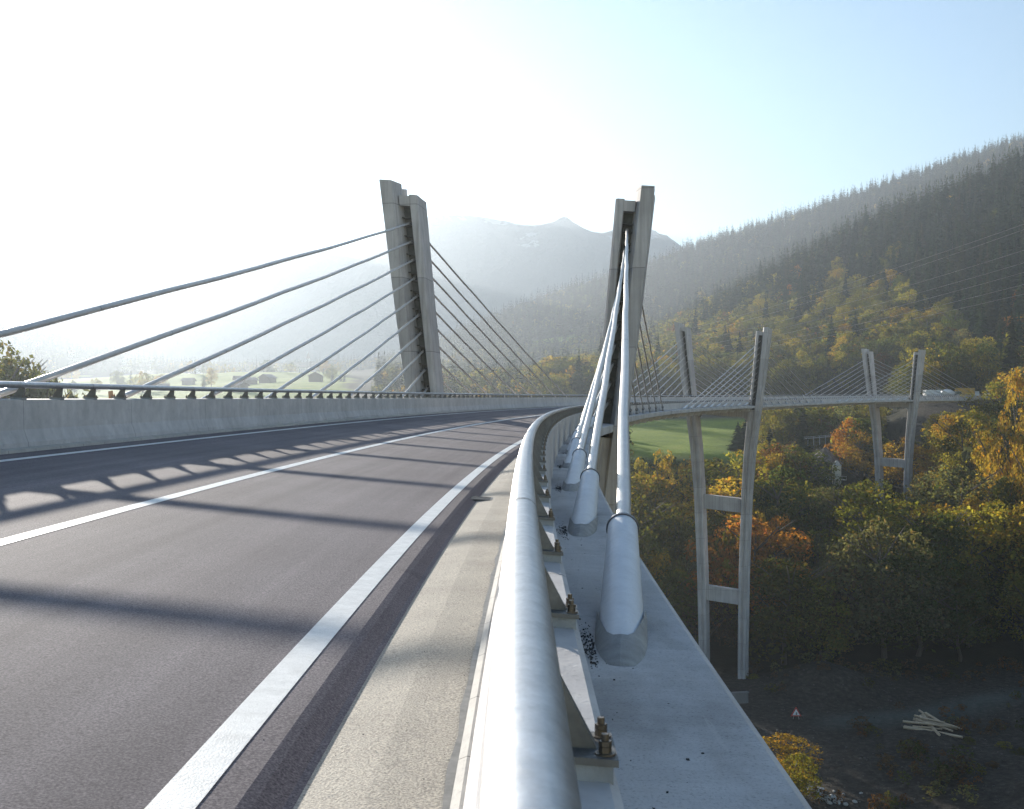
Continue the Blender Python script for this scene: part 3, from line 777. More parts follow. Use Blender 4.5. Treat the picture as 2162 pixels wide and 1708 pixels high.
def trunk_limbs(seed, nb=9):
    rg = np.random.default_rng(seed); segs = []; p = np.array([0, 0, -.06]); r = .022
    pts = [p]
    for k in range(6):
        q = p+np.array([rg.normal()*.012, rg.normal()*.012, .15]); segs.append((p, q, r, r*.8)); p = q; r *= .8; pts.append(p)
    for k in range(nb):
        z = rg.random(); b0 = pts[2+int(z*3.99)]; ang = rg.random()*6.283
        q = b0+np.array([math.cos(ang)*.17, math.sin(ang)*.17, .12+.08*rg.random()]); segs.append((b0, q, .008, .005))
        q2 = q+np.array([math.cos(ang)*.12, math.sin(ang)*.12, .10]); segs.append((q, q2, .005, .002))
    return tubes_np(segs)
def conifer_np(seed, whorls, per, sub, w=.2, dead=.12):
    """spruce of unit height: drooping boughs as jagged cards round a stem"""
    rg = np.random.default_rng(seed); Vs, Fs, T = [], [], []; o_ = 0
    for k in range(whorls):
        f = (k+.5)/whorls; z0 = dead*.6+(1-dead*.6)*f; rad = w*(1-f)**.8*(.82+.36*rg.random())+.006
        m_ = max(4, int(per*(1-.5*f)))
        for j in range(m_):
            a_ = 6.283*(j+rg.random()*.8)/m_; L_ = rad*(.7+.5*rg.random()); dz = -L_*(.35+.3*rg.random())
            d = np.array([math.cos(a_), math.sin(a_), 0]); s_ = np.array([-math.sin(a_), math.cos(a_), 0])
            z1 = z0+rg.normal()*.4/whorls; b = np.array([0, 0, z1]); t0 = .75+.5*rg.random()
            wd = L_*(.28+.12*rg.random())+.004
            for q in range(sub):
                f0 = .12+.62*q/max(1, sub); f1 = f0+.95/max(1, sub)*.75+.05
                c0 = b+d*L_*f0+np.array([0, 0, dz*f0**1.3]); c1 = b+d*L_*min(1, f1)+np.array([0, 0, dz*min(1, f1)**1.3+(.02*rad)])
                ww = wd*(1.1-.5*q/max(1, sub)); sag_ = np.array([0, 0, -.35*ww])
                Vs += [c0+s_*ww*.35, c0-s_*ww*.35, c1-s_*ww+sag_*(.5+rg.random()), c1+s_*ww+sag_*(.5+rg.random())] if q < sub-1 else [c0+s_*ww*.9+sag_, c0-s_*ww*.9+sag_, c1-s_*ww*.12, c1+s_*ww*.12]
                Fs.append([o_, o_+1, o_+2, o_+3]); o_ += 4; T.append(t0*(.85+.3*rg.random()))
    # leading shoot
    for a_ in (0, 1.57):
        s_ = np.array([math.cos(a_), math.sin(a_), 0])*.006
        Vs += [np.array([0, 0, .93])+s_*2.2, np.array([0, 0, .93])-s_*2.2, np.array([0, 0, 1.02])-s_*.3, np.array([0, 0, 1.02])+s_*.3]; Fs.append([o_, o_+1, o_+2, o_+3]); o_ += 4; T.append(1)
    T = np.array(T); return np.array(Vs), np.array(Fs), np.column_stack([T, T, T])
DEC = [np_mesh('crown', *leafy_crown(10+k, 34, 150, .016, .9+.07*(k % 4)), [M['leaf']]) if False else None for k in range(0)]
for k in range(7):
    V_, F_, t_ = leafy_crown(10+k, 24+4*(k % 4), 140, .0155, (.86, 1.0, 1.12, .95, .78, 1.05, .66)[k])
    cm = np_mesh('crown', V_, F_, [M['leaf']], t_); Vt, Ft = trunk_limbs(50+k); tm = np_mesh('trunk', Vt, Ft, [M['bark']], smooth=True)
    DEC.append((cm, tm))
CON = []
for k in range(5):
    V_, F_, t_ = conifer_np(80+k, 26, 13, 3, (.22, .25, .20, .27, .23)[k])
    cm = np_mesh('crown', V_, F_, [M['needle']], t_); Vt, Ft = tubes_np([((0, 0, -.05), (0, 0, .5), .014, .008), ((0, 0, .5), (0, 0, .96), .008, .002)], 6)
    CON.append((cm, np_mesh('trunk', Vt, Ft, [M['bark']], smooth=True)))
# simple shapes for the forests seen as one mass
LOWC = [conifer_np(120+k, 15, 9, 1, (.25, .21, .28)[k]) for k in range(3)]
LOWD = [leafy_crown(140+k, 14, 15, .048, 1.0) for k in range(3)]
COLS = {'golden': (.27, .20, .032), 'orange': (.29, .145, .03), 'olive green': (.095, .105, .022), 'yellow-green': (.19, .185, .030), 'russet': (.15, .080, .032), 'grey-green': (.13, .14, .07), 'green': (.06, .08, .022), 'bare brown': (.11, .08, .05)}
SPRUCE = [(.016, .030, .014), (.024, .042, .018), (.036, .055, .022), (.048, .050, .024)]
trees = []      # (x, y, z, h, wscale, kind, colour name)
def top_limit(px, Y):
    """highest picture row that a tree at depth Y may reach in column px, so that what the photo shows behind it stays in view"""
    if Y < 314 and 1832 < px < 1958: return 1052.
    if Y < 381: return float(np.interp(px, [-900, 0, 1180, 1300, 1325, 1545, 1560, 1698, 1704, 1788, 1800, 1835, 1870, 1950, 1990, 2085, 2100, 2162, 2400], [700, 845, 880, 880, 955, 962, 915, 940, 1018, 1018, 880, 870, 930, 905, 868, 866, 800, 765, 700]))
    if Y < 520 and px < 1900: return float(np.interp(px, [-900, 0, 300, 1050, 1200, 1325, 1540, 1560, 1700, 1720, 1770, 1900, 1940, 2110, 2150, 2300], [700, 835, 842, 850, 850, 905, 905, 845, 845, 850, 850, 845, 845, 815, 760, 700]))
    return 0
def try_tree(x, y, h, ws, kind, cname, minh=5):
    px = 1081+FPX*(x-CAMX)/y; z = float(ground(x, y)); ztop = CAMZ+(854-top_limit(px, y))*y/FPX
    h2 = min(h, (ztop-z)*(.84+.16*random.random())) if top_limit(px, y) else h
    if h2 < minh: return
    trees.append((x, y, z-.3, h2, ws, kind, cname))
# trees the photo shows one by one: (px, top row, Y, crown width in px, kind, colour)
EXPL = [(1345, 962, 292, 80, 'd', 'yellow-green'), (1397, 957, 285, 74, 'd', 'golden'), (1452, 965, 290, 78, 'd', 'golden'), (1380, 1012, 262, 105, 'd', 'olive green'), (1495, 972, 300, 80, 'd', 'yellow-green'),
 (1425, 1075, 240, 120, 'd', 'olive green'), (1345, 1085, 235, 110, 'd', 'grey-green'), (1520, 1000, 285, 70, 'd', 'olive green'), (1545, 985, 290, 60, 'd', 'yellow-green'), (1535, 1040, 262, 62, 'd', 'orange'),
 (1380, 1160, 225, 100, 'd', 'golden'), (1430, 1175, 222, 90, 'd', 'olive green'), (1525, 1110, 232, 75, 'd', 'yellow-green'), (1530, 1175, 222, 66, 'd', 'yellow-green'), (1520, 1140, 228, 48, 'd', 'orange'), (1460, 1130, 232, 70, 'd', 'grey-green'),
 (1632, 952, 300, 92, 'd', 'golden'), (1590, 1000, 285, 80, 'd', 'yellow-green'), (1665, 1010, 275, 100, 'd', 'yellow-green'), (1625, 1015, 270, 90, 'd', 'olive green'), (1705, 1018, 280, 90, 'd', 'yellow-green'), (1812, 1010, 285, 80, 'd', 'yellow-green'), (1745, 1060, 262, 110, 'd', 'olive green'),
 (1640, 1082, 240, 85, 'd', 'orange'), (1605, 1075, 245, 60, 'd', 'golden'), (1725, 1120, 238, 60, 'd', 'grey-green'), (1650, 1150, 228, 110, 'd', 'bare brown'), (1610, 1215, 216, 46, 'd', 'yellow-green'), (1690, 1260, 214, 100, 'd', 'olive green'), (1740, 1225, 218, 90, 'd', 'bare brown'),
 (1790, 880, 348, 100, 'd', 'orange'), (1775, 905, 352, 70, 'd', 'orange'), (1815, 915, 338, 90, 'd', 'golden'), (1875, 1092, 300, 60, 'd', 'grey-green'),
 (1960, 1058, 252, 120, 'd', 'golden'), (2045, 1045, 252, 130, 'd', 'golden'), (1900, 1120, 240, 120, 'd', 'olive green'), (1850, 1200, 228, 110, 'd', 'yellow-green'), (1990, 1175, 230, 140, 'd', 'yellow-green'), (2075, 1130, 236, 120, 'd', 'olive green'), (1800, 1240, 220, 100, 'd', 'grey-green'), (1770, 1320, 212, 70, 'd', 'golden'), (1925, 1250, 219, 130, 'd', 'olive green'), (2110, 1230, 220, 140, 'd', 'olive green'), (2150, 1120, 235, 110, 'd', 'golden'),
 (2030, 884, 300, 110, 'd', 'olive green'), (1992, 868, 366, 60, 'd', 'yellow-green'), (2022, 867, 368, 56, 'd', 'golden'), (1968, 872, 362, 50, 'd', 'olive green'), (2048, 872, 368, 50, 'd', 'green'), (1985, 895, 350, 60, 'd', 'green'), (2010, 905, 345, 60, 'd', 'bare brown'), (1972, 905, 345, 50, 'd', 'green'), (2085, 905, 275, 130, 'd', 'golden'), (2140, 775, 262, 120, 'd', 'golden'), (2165, 900, 250, 130, 'd', 'golden'), (2010, 960, 290, 90, 'd', 'yellow-green'), (2120, 1000, 250, 120, 'd', 'olive green'),
 (1572, 878, 400, 44, 'c', 'dark'), (1555, 890, 372, 60, 'c', 'dark'), (1622, 900, 360, 50, 'c', 'dark'), (1608, 915, 352, 46, 'c', 'dark'), (1690, 908, 340, 56, 'c', 'dark'), (1702, 925, 335, 50, 'c', 'dark'), (1668, 962, 322, 46, 'c', 'dark'), (1648, 925, 355, 44, 'c', 'dark'),
 (1648, 1545, 150, 150, 'd', 'golden'), (1675, 1585, 140, 130, 'd', 'yellow-green'), (1620, 1600, 138, 110, 'd', 'golden'), (2040, 1588, 163, 60, 'd', 'olive green'), (2115, 1590, 160, 90, 'd', 'yellow-green'), (2150, 1615, 156, 80, 'd', 'olive green'), (1640, 1418, 197, 60, 'd', 'grey-green'), (1690, 1432, 196, 70, 'd', 'olive green'), (1735, 1450, 194, 60, 'd', 'bare brown'), (1585, 1432, 199, 26, 'd', 'yellow-green'), (2090, 1640, 152, 50, 'd', 'bare brown'),
 (-40, 726, 140, 300, 'd', 'olive green'), (-15, 728, 152, 290, 'd', 'olive green'), (22, 738, 160, 280, 'd', 'olive green'), (60, 765, 150, 230, 'd', 'olive green'), (100, 790, 158, 200, 'd', 'grey-green'), (82, 775, 140, 260, 'd', 'olive green'), (-70, 740, 150, 260, 'd', 'olive green'), (180, 822, 150, 110, 'd', 'grey-green'), (250, 830, 160, 70, 'd', 'russet'), (128, 815, 170, 90, 'd', 'grey-green')]
def near_pylon(x, y):
    return any((x-P(s, u, 0).x)**2+(y-P(s, u, 0).y)**2 < 100 for s in (SA, SB, SC) for u in (-5, 0, 5))
expl_ids = []
for px, py, Y, wp, kd, cn in EXPL:
    t = V3(px, py, Y); z = float(ground(t.x, Y))
    if 190 < Y < 330 and wp > 40 and near_pylon(t.x, Y): continue
    h = max(1.2, t.z-z)
    ws = (wp*Y/FPX)/(h*(.80 if kd == 'd' else .40)); trees.append((t.x, Y, z-.3, h, min(3.0 if px < 300 else 2.2, max(.35, ws)), kd, cn)); expl_ids.append(len(trees)-1)
def rnd_px(a, b): return a+(b-a)*random.random()
# broadleaf woods filling the near slopes
n_try = 0
while n_try < 620:
    n_try += 1
    Y = 208+170*random.random()**1.1; px = rnd_px(1180, 2300); x = CAMX+(px-1081)/FPX*Y
    if near_pylon(x, Y): continue
    if 1325 < px < 1580 and Y > 336: continue
    if 1705 < px < 1765 and Y > 285: continue
    if any((x-t[0])**2+(Y-t[1])**2 < (3.2+.15*t[3])**2 for t in trees): continue
    cn = random.choices(['golden', 'orange', 'olive green', 'yellow-green', 'russet', 'grey-green', 'green', 'bare brown'], [9, 2, 34, 22, 1, 8, 18, 6])[0]
    try_tree(x, Y, random.uniform(12, 27), random.uniform(.95, 1.4), 'd', cn)
    if len(trees) > 330: break
# woods behind the deck and up the hillside, conifers above and broadleaves lower down
def forest(a, b, y0, y1, n, pc, hc=(19, 34), hd=(13, 22), sp=5.0, cond=None):
    out = []
    cell = {}
    for _ in range(n*4):
        if len(out) >= n: break
        Y = math.sqrt(y0*y0+(y1*y1-y0*y0)*random.random()); px = rnd_px(a, b); x = CAMX+(px-1081)/FPX*Y
        key = (int(x//sp), int(Y//sp))
        if key in cell: continue
        if cond and not cond(px, x, Y): continue
        cell[key] = 1
        p_ = pc(px, Y) if callable(pc) else pc
        c_ = random.random() < p_
        h = random.uniform(*(hc if c_ else hd))
        cn = 'dark' if c_ else random.choices(['golden', 'orange', 'olive green', 'yellow-green', 'grey-green', 'green', 'russet'], [11, 1, 32, 24, 10, 20, 2])[0]
        out.append((x, Y, float(ground(x, Y))-.3, h, random.uniform(.85, 1.2), 'c' if c_ else 'd', cn))
    return out
def pcon(px, Y):
    gz = float(ground(CAMX+(px-1081)/FPX*Y, Y)); row = 854-(gz-CAMZ)*FPX/Y
    line = np.interp(px, [1200, 1400, 1500, 1600, 1700, 1780, 1900, 1960, 2060, 2162, 2400], [760, 680, 700, 700, 655, 630, 640, 700, 770, 800, 800])
    v = 1/(1+math.exp((row-line+float(vnoise(np.array([px*1.0]), np.array([Y*1.0]), 90, 3, 9)[0])*110)/18)); return .04+.94*v
def okA(px, x, Y):
    if Y < 640:
        if near_pylon(x, Y): return False
        if 1180 < px < 1600 and Y < 560: return False
        if Y < 372+12 or (px > 1850 and Y < 400 and px < 2300): return False
    return True
hill = forest(1150, 2260, 380, 1040, 3600, pcon, sp=7.6, cond=okA)
for t in list(hill):
    if t[1] < 520:
        hill.remove(t); try_tree(t[0], t[1], t[3], t[4], t[5], t[6])
far = forest(960, 2260, 1040, 1960, 6000, lambda px, Y: .95 if px > 1250 and Y > 1400 else .78 if Y > 1350 else .55, (18, 31), (12, 17), 9, lambda px, x, Y: cover(np.array([x]), np.array([Y]))[0, 0] < .5 and (Y > 1350 or random.random() < .6))
mid = forest(700, 1330, 560, 1300, 1500, lambda px, Y: .35, (16, 26), (10, 17), 7, lambda px, x, Y: px > 790+(Y-560)*.03 and cover(np.array([x]), np.array([Y]))[0, 0] < .5 and random.random() < .8)
left = forest(-500, 960, 1400, 2200, 4200, lambda px, Y: .5 if px > 250 else .7, (14, 24), (9, 15), 10, lambda px, x, Y: (px < 120 or Y > 1490) and not (120 < px < 700 and random.random() < .72))
meadow = []
for px, py, Y, n_ in [(290, 818, 800, 7), (440, 806, 850, 3), (170, 815, 820, 3), (345, 806, 900, 2), (395, 795, 1100, 5), (560, 790, 1150, 8), (480, 788, 1220, 8), (250, 800, 1000, 4), (620, 792, 1300, 8), (690, 800, 1150, 9), (700, 820, 900, 4), (60, 800, 1060, 9), (120, 790, 1300, 8)]:
    for _ in range(n_):
        t = V3(px+random.gauss(0, 14), py, Y+random.gauss(0, 12)); meadow.append((t.x, t.y, float(ground(t.x, t.y))-.2, random.uniform(8, 15), 1.0, random.choices('dc', [4, 1])[0], random.choice(['olive green', 'golden', 'yellow-green', 'green'])))
# visibility: which trees show, front to back over a coarse picture
BW, BH = 541, 427
occ = np.zeros((BH, BW), bool)
poly = [(545, 480), (690, 480), (720, 590), (850, 854), (0, 854), (0, 420), (545, 420)]      # the deck in front
yy, xx = np.mgrid[0:BH, 0:BW]; X2 = xx*4; Y2 = yy*4
occ |= (Y2 > 842) & (X2 < 1320)
occ |= (Y2 > 1140) & (X2 < 1335+(Y2-1140)*.63)
occ |= (Y2 > 845) & (Y2 < 862) & (X2 < 2080)
allt = [('near', i, t) for i, t in enumerate(trees)]+[('hill', i, t) for i, t in enumerate(hill)]+[('meadow', i, t) for i, t in enumerate(meadow)]
allt.sort(key=lambda a_: a_[2][1]); vis = []
for src, i, (x, y, z, h, ws, kd, cn) in allt:
    cx_ = (1081+FPX*(x-CAMX)/y)/4; r1 = (854-FPX*(z+h-CAMZ)/y)/4; r0 = (854-FPX*(z+h*(.12 if kd == 'd' else .05)-CAMZ)/y)/4
    hw = FPX/y*h*ws*(.40 if kd == 'd' else .17)/4
    a0, a1, b0, b1 = max(0, int(cx_-hw)), min(BW, int(cx_+hw)+2), max(0, int(r1)), min(BH, int(r0)+2)
    if a1 <= a0 or b1 <= b0: vis.append((0, src, i)); continue
    sx = (xx[b0:b1, a0:a1]-cx_)/max(hw, .5); sy = (yy[b0:b1, a0:a1]-(r0+r1)/2)/max((r0-r1)/2, .5)
    msk = (sx*sx+sy*sy < 1) if kd == 'd' else (np.abs(sx) < (sy+1)/2) & (np.abs(sy) < 1)
    sub = occ[b0:b1, a0:a1]; nv = int((msk & ~sub).sum()); vis.append((nv, src, i)); sub |= msk
visd = {(s_, i_): n_ for n_, s_, i_ in vis}
src_list = {'near': trees, 'hill': hill, 'meadow': meadow}
cand = sorted([(n_, s_, i_) for n_, s_, i_ in vis if n_ >= 5 or (s_ == 'near' and i_ in expl_ids and n_ > 0)], reverse=True)
pick = set(); cntk = {'c': 0, 'd': 0}
for n_, s_, i_ in cand:
    kd = src_list[s_][i_][5]
    if cntk[kd] < (150 if kd == 'c' else 290): pick.add((s_, i_)); cntk[kd] += 1
mass_near, mass_hill, mass_meadow = [], [], []
KINDNAME = {'c': 'spruce_tree', 'd': 'broadleaf_tree'}
def place_name(px, Y, row):
    if Y < 170: return ('below the near edge of the deck' if px > 1000 else 'behind the left guard rail')
    if Y < 372:
        if px < 1470: return 'below the green meadow'
        if px < 1595: return 'seen between the legs of the middle pylon'
        if px < 1700: return 'just right of the middle pylon'
        if px < 1850: return 'around the grey silo'
        if px < 1960: return 'around the foot of the farthest pylon'
        return 'on the bank right of the farthest pylon'
    if px < 1000: return 'on the meadow beyond the left guard rail'
    if px < 1420: return 'on the hazy slope behind the nearest pylon'
    if row > 700: return 'behind the deck beyond the middle pylon' if px < 1750 else 'behind the farthest pylon'
    if px < 1650: return 'above the middle pylon'
    return 'halfway up the shaded hillside' if row > 560 else 'near the ridge line of the hillside'
recs = []
for s_, i_ in pick:
    t = src_list[s_][i_]; px = 1081+FPX*(t[0]-CAMX)/t[1]; row = 854-FPX*(t[2]+t[3]-CAMZ)/t[1]
    hn = 'tall' if t[3] > 20 else ('low' if t[3] < 11 else 'rounded'); recs.append((t, px, row, place_name(px, t[1], row), s_))
groups = {}
for rc_ in recs:
    t, px, row, pl, s_ = rc_; groups.setdefault((t[5], t[6], pl), []).append(rc_)
ORDN = ['first', 'second', 'third', 'fourth', 'fifth', 'sixth', 'seventh', 'eighth', 'ninth', 'tenth', 'eleventh', 'twelfth', 'thirteenth', 'fourteenth', 'fifteenth', 'sixteenth']
first = {}
def inst(me, name, parent, colr):
    o = bpy.data.objects.new(name, me); o.parent = parent; o.color = colr; col.objects.link(o); return o
for (kd, cn, pl), lst in groups.items():
    lst.sort(key=lambda a_: a_[1])
    for q, (t, px, row, _, s_) in enumerate(lst):
        x, y, z, h, ws = t[:5]
        if kd == 'd': c_ = COLS[cn]; v_ = random.randrange(len(DEC)); cm, tm = DEC[v_]
        else: c_ = random.choice(SPRUCE); v_ = random.randrange(len(CON)); cm, tm = CON[v_]
        k = random.uniform(.9, 1.4); c_ = (c_[0]*k*random.uniform(.93, 1.07), c_[1]*k, c_[2]*k, 1)
        r = empty(KINDNAME[kd], (x, y, z)); r.rotation_euler = (0, 0, random.random()*6.28); r.scale = (h*ws, h*ws, h)
        r['category'] = 'tree'
        what = 'dark spruce' if kd == 'c' else f'{cn} broadleaf tree'
        if len(lst) == 1: r['label'] = f'only {what} {pl}'
        elif len(lst) <= 14: r['label'] = f'{ORDN[q]} {what} from the left, {pl}'
        else: r['label'] = f'{what} among many {pl}'
        r['group'] = f'{what}s {pl}' if len(lst) > 1 else ('spruces' if kd == 'c' else 'broadleaf trees')
        inst(cm, 'crown', r, c_); inst(tm, 'trunk', r, (1, 1, 1, 1))
rest_near = [t for i, t in enumerate(trees) if ('near', i) not in pick]
rest_hill = [t for i, t in enumerate(hill) if ('hill', i) not in pick]+[t for i, t in enumerate(meadow) if ('meadow', i) not in pick]
def mass(name, lst, label, dens=None):
    """a wood read as one mass: one mesh of simple trees"""
    LC = LOWC; LD = LOWD
    Vs, Fs, Ts, Ms = [], [], [], []; o_ = 0
    for x, y, z, h, ws, kd, cn in lst:
        v_, f_, t_ = random.choice(LC if kd == 'c' else LD); a_ = random.random()*6.28; c0, s0_ = math.cos(a_), math.sin(a_)
        k = random.uniform(.8, 1.2); base = np.array(random.choice(SPRUCE) if kd == 'c' else COLS[cn])*k
        w_ = h*ws; X = v_[:, 0]*c0-v_[:, 1]*s0_; Yv = v_[:, 0]*s0_+v_[:, 1]*c0
        Vs.append(np.column_stack([x+X*w_, y+Yv*w_, z+v_[:, 2]*h])); Fs.append(f_+o_); o_ += len(v_); Ts.append(t_*base); Ms.append(np.full(len(f_), 1 if kd == 'c' else 0))
    me = np_mesh(name, np.concatenate(Vs), np.concatenate(Fs), [M['leaf'], M['needle']], np.concatenate(Ts), midx=np.concatenate(Ms))
    o = link(name, me); tag(o, label, kind='stuff'); return o
for k in range(420):
    px = rnd_px(1560, 2300); Y = random.uniform(140, 207); x = CAMX+(px-1081)/FPX*Y
    n_ = float(vnoise(np.array([x]), np.array([Y]), 16, 3, 12)[0])
    if n_ < .03 and Y < 196: continue
    rest_near.append((x, Y, float(ground(x, Y))-.15, random.uniform(.7, 2.6), random.uniform(1.0, 2.0), 'd', random.choice(['bare brown', 'olive green', 'bare brown', 'russet', 'green', 'grey-green'])))
mass('undergrowth', rest_near, 'dark undergrowth and hidden trees on the valley slope')
mass('hillside_forest', rest_hill, 'mixed autumn forest covering the hillside behind the bridge')
mass('far_forest', far, 'hazy spruce forest on the far ridge')
mass('valley_woods', mid, 'sunlit hazy woods on the low slopes behind the bridge')
mass('village_woods', left, 'faint trees around the village on the far left hillside')
print('TREES', len(trees), len(hill), len(far), len(mid), len(left), 'picked', cntk)
# ------------------------------------------------------------------ small things of the place
def rx(a): return Matrix.Rotation(a, 3, 'Z')
def sub(m, name, mat, root):
    o = m.build(name, mat); o.parent = root; return o
W_ = {k: mat_simple('paint_'+k, c, .5, 0, .12, 2) for k, c in dict(white=(.72, .72, .70), yellow=(.62, .36, .06), green=(.10, .13, .10), brown=(.16, .08, .04), silver=(.40, .42, .44), dark=(.03, .03, .03), red=(.5, .06, .04), cream=(.62, .58, .48), tile=(.20, .12, .08), wood=(.13, .085, .05), log=(.46, .36, .24), zinc=(.42, .42, .40), blue=(.08, .16, .38)).items()}
glass = mat_simple('window_glass', (.03, .035, .04), .12, 0, .1, 2)
# drain grate in the gutter
r = empty('drain_grate', P(18.36, 3.70, -.058)); tag(r, 'dark iron drain grate in the road gutter beside the near guard rail', 'drain')
r.rotation_euler = (0, R_(4.6), -18.36/R0)
m = MB(); m.box((0, 0, .004), (.36, .5, .012)); sub(m, 'sump_shade', W_['dark'], r)  # flat dark plate painted as the shaded pit under the bars
m = MB()
for s_ in (-1, 1): m.box((s_*.175, 0, .018), (.03, .5, .03)); m.box((0, s_*.235, .018), (.32, .03, .028))
for k in range(6): m.box((0, -.17+.068*k, .017), (.32, .022, .022))
sub(m, 'grate', M['post'], r)
# grit and pebbles on the strip beside the anchor tubes
rg = random.Random(3); m = MB()
def pebble(m, c, r_, rg):
    vs = []; r_ *= .75
    for k in range(8): vs.append(Vector(c)+Vector((((k & 1)*2-1)*r_*rg.uniform(.25, 1.2), ((k >> 1 & 1)*2-1)*r_*rg.uniform(.3, 1.3), ((k >> 2)*2-1)*r_*rg.uniform(.3, .8)+r_*.4)))
    m.add(vs, [(0, 2, 3, 1), (4, 5, 7, 6), (0, 1, 5, 4), (2, 6, 7, 3), (0, 4, 6, 2), (1, 3, 7, 5)])
for i in range(10):
    sb = SA-7.3-6*(9-i)
    for k in range(260 if i < 4 else 40):
        s = sb+rg.gauss(.12, .3); u = 5.16-.15-abs(rg.gauss(0, .05)) if rg.random() < .8 else 5.16+rg.gauss(0, .28)
        if 4.86 < u < 5.62: pebble(m, P(s, u, .186), rg.choice([.004, .005, .006, .009]), rg)
for k in range(220):
    pebble(m, P(rg.uniform(2, 30), rg.uniform(4.9, 5.6), .19), rg.choice([.003, .004, .005, .007]), rg)
for k in range(160):
    pebble(m, P(rg.uniform(2, 26), rg.uniform(3.3, 4.25), .0), rg.choice([.003, .004, .005]), rg)
for px_, u_, s_ in ((1495, 5.36, 4.9), (1462, 5.28, 4.8)): pebble(m, P(s_, u_, .192), .011, rg)
o = m.build('grit', M['crumb']); tag(o, 'dark grit and pebbles scattered along the deck strip', kind='stuff')

# lattice towers and their wires
def pylon_tower(base, h, yaw, label):
    r = empty('transmission_tower', base); r.rotation_euler = (0, 0, yaw); tag(r, label, 'transmission tower')
    m = MB(); w0, w1 = h*.085, h*.018; t = .09
    cr = [(-1, -1), (1, -1), (1, 1), (-1, 1)]
    def at(k, f): w_ = w0+(w1-w0)*min(1, f/.62) if f < .62 else w1*(1-.7*(f-.62)/.38); return Vector((cr[k][0]*w_, cr[k][1]*w_, h*f))
    fs = [0, .16, .3, .42, .52, .62, .7, .78, .86, .93, 1]
    for k in range(4):
        m.tube([at(k, f) for f in fs], t, 4)
        for a_, b_ in zip(fs[:-1], fs[1:]):
            m.tube([at(k, a_), at((k+1) % 4, b_)], t*.6, 3); m.tube([at((k+1) % 4, a_), at(k, b_)], t*.6, 3); m.tube([at(k, b_), at((k+1) % 4, b_)], t*.5, 3)
    sub(m, 'mast', W_['zinc'], r)
    for f, L in ((.64, .17), (.80, .135)):
        m = MB()
        for sg in (-1, 1):
            tip = Vector((sg*h*L, 0, h*f+.4))
            for k in range(4): m.tube([Vector((cr[k][0]*w1, cr[k][1]*w1, h*f+(1.6 if k > 1 else 0))), tip], t*.7, 4)
            m.tube([tip, tip-Vector((0, 0, 1.6))], .07, 5)
        sub(m, 'cross_arm', W_['zinc'], r)
    tips = [(f, sg*L) for f, L in ((.64, .17), (.80, .135)) for sg in (-1, 1)]+[(.64, .09), (.64, -.09), (1.0, 0)]
    return [Vector(base)+Matrix.Rotation(yaw, 3, 'Z') @ Vector((L*h, 0, h*f-(1.2 if f < 1 else 0))) for f, L in tips]
c = V3(1160, 835, 900); gz = float(ground(c.x, c.y)); htw = CAMZ+104*900/FPX-gz
T1 = pylon_tower((c.x, c.y, gz), htw, R_(20), 'grey lattice transmission tower on the hazy slope left of the nearest pylon leg')
c2 = V3(1651, 452, 1840); gz2 = float(ground(c2.x, c2.y)); T2 = pylon_tower((c2.x, c2.y, gz2), CAMZ+(854-428)*1840/FPX-gz2, R_(60), 'tiny lattice tower on the skyline ridge of the far hill')
off = V3(2420, 470, 360); offl = V3(-300, 1010, 620)
dirn = (off-V3(1160, 800, 900)).normalized(); side = dirn.cross(Vector((0, 0, 1))).normalized()
wirem = mat_simple('wire', (.34, .31, .27), .4, .6, .1, 1)
WL = ['highest', 'second-highest', 'third-highest', 'middle', 'third-lowest', 'second-lowest', 'lowest']
ends = sorted(range(7), key=lambda k: -T1[k].z)
for q, k in enumerate(ends):
    for which, dest in (('right', off+side*((k % 3)-1)*5+Vector((0, 0, 15-q*5.0))), ('left', offl+Vector((0, (k % 3-1)*12, 12-q*4)))):
        a_ = T1[k]; pts = []
        for j in range(25):
            f = j/24; p_ = a_.lerp(dest, f); p_.z -= 4*f*(1-f)*(9 if which == 'right' else 6); pts.append(p_)
        m = MB(); m.tube(pts, .045, 4); o = m.build('power_line', wirem)
        tag(o, f'{WL[q]} power line strung from the lattice tower toward the {which}', 'power line', f'power lines running {which} from the lattice tower')

# silo, gravel heap
c = V3(1763, 1010, 318); gz = float(ground(c.x, c.y)); zt = CAMZ+(854-974)*318/FPX; zb_ = CAMZ+(854-1022)*318/FPX
r = empty('silo', (c.x, c.y, zb_)); tag(r, 'pale cylindrical silo on a steel frame between autumn trees below the deck', 'silo')
Hs = zt-zb_; m = MB(); m.tube([(0, 0, 0), (0, 0, Hs*.78)], 1.25, 20); m.tube([(0, 0, -1.6), (0, 0, 0)], [.3, 1.25], 20); sub(m, 'tank', W_['cream'], r)
m = MB(); m.tube([(0, 0, Hs*.78), (0, 0, Hs)], [1.35, .25], 20); sub(m, 'cone_roof', W_['zinc'], r)
for sx, sy in ((-1, -1), (1, -1), (1, 1), (-1, 1)):
    m = MB(); m.tube([(sx*1.25, sy*1.25, -(zb_-gz)-1), (sx*1.25, sy*1.25, Hs*.35)], .12, 6); sub(m, 'leg', W_['dark'], r)
m = MB(); m.box((0, 0, Hs*.16), (4.6, 3.4, .12))
for k in range(5): m.tube([(-2.3+1.15*k, -1.7, Hs*.16), (-2.3+1.15*k, -1.7, Hs*.16+1)], .05, 5)
m.tube([(-2.3, -1.7, Hs*.16+1), (2.3, -1.7, Hs*.16+1)], .05, 5); m.tube([(-2.3, -1.5, Hs*.16), (-4.4, -1.5, Hs*.16+1.4)], .16, 6); sub(m, 'walkway', W_['zinc'], r)
c = V3(1738, 990, 345); gz = float(ground(c.x, c.y)); m = MB(); rows = []
nA, nB = 12, 40; vs = []
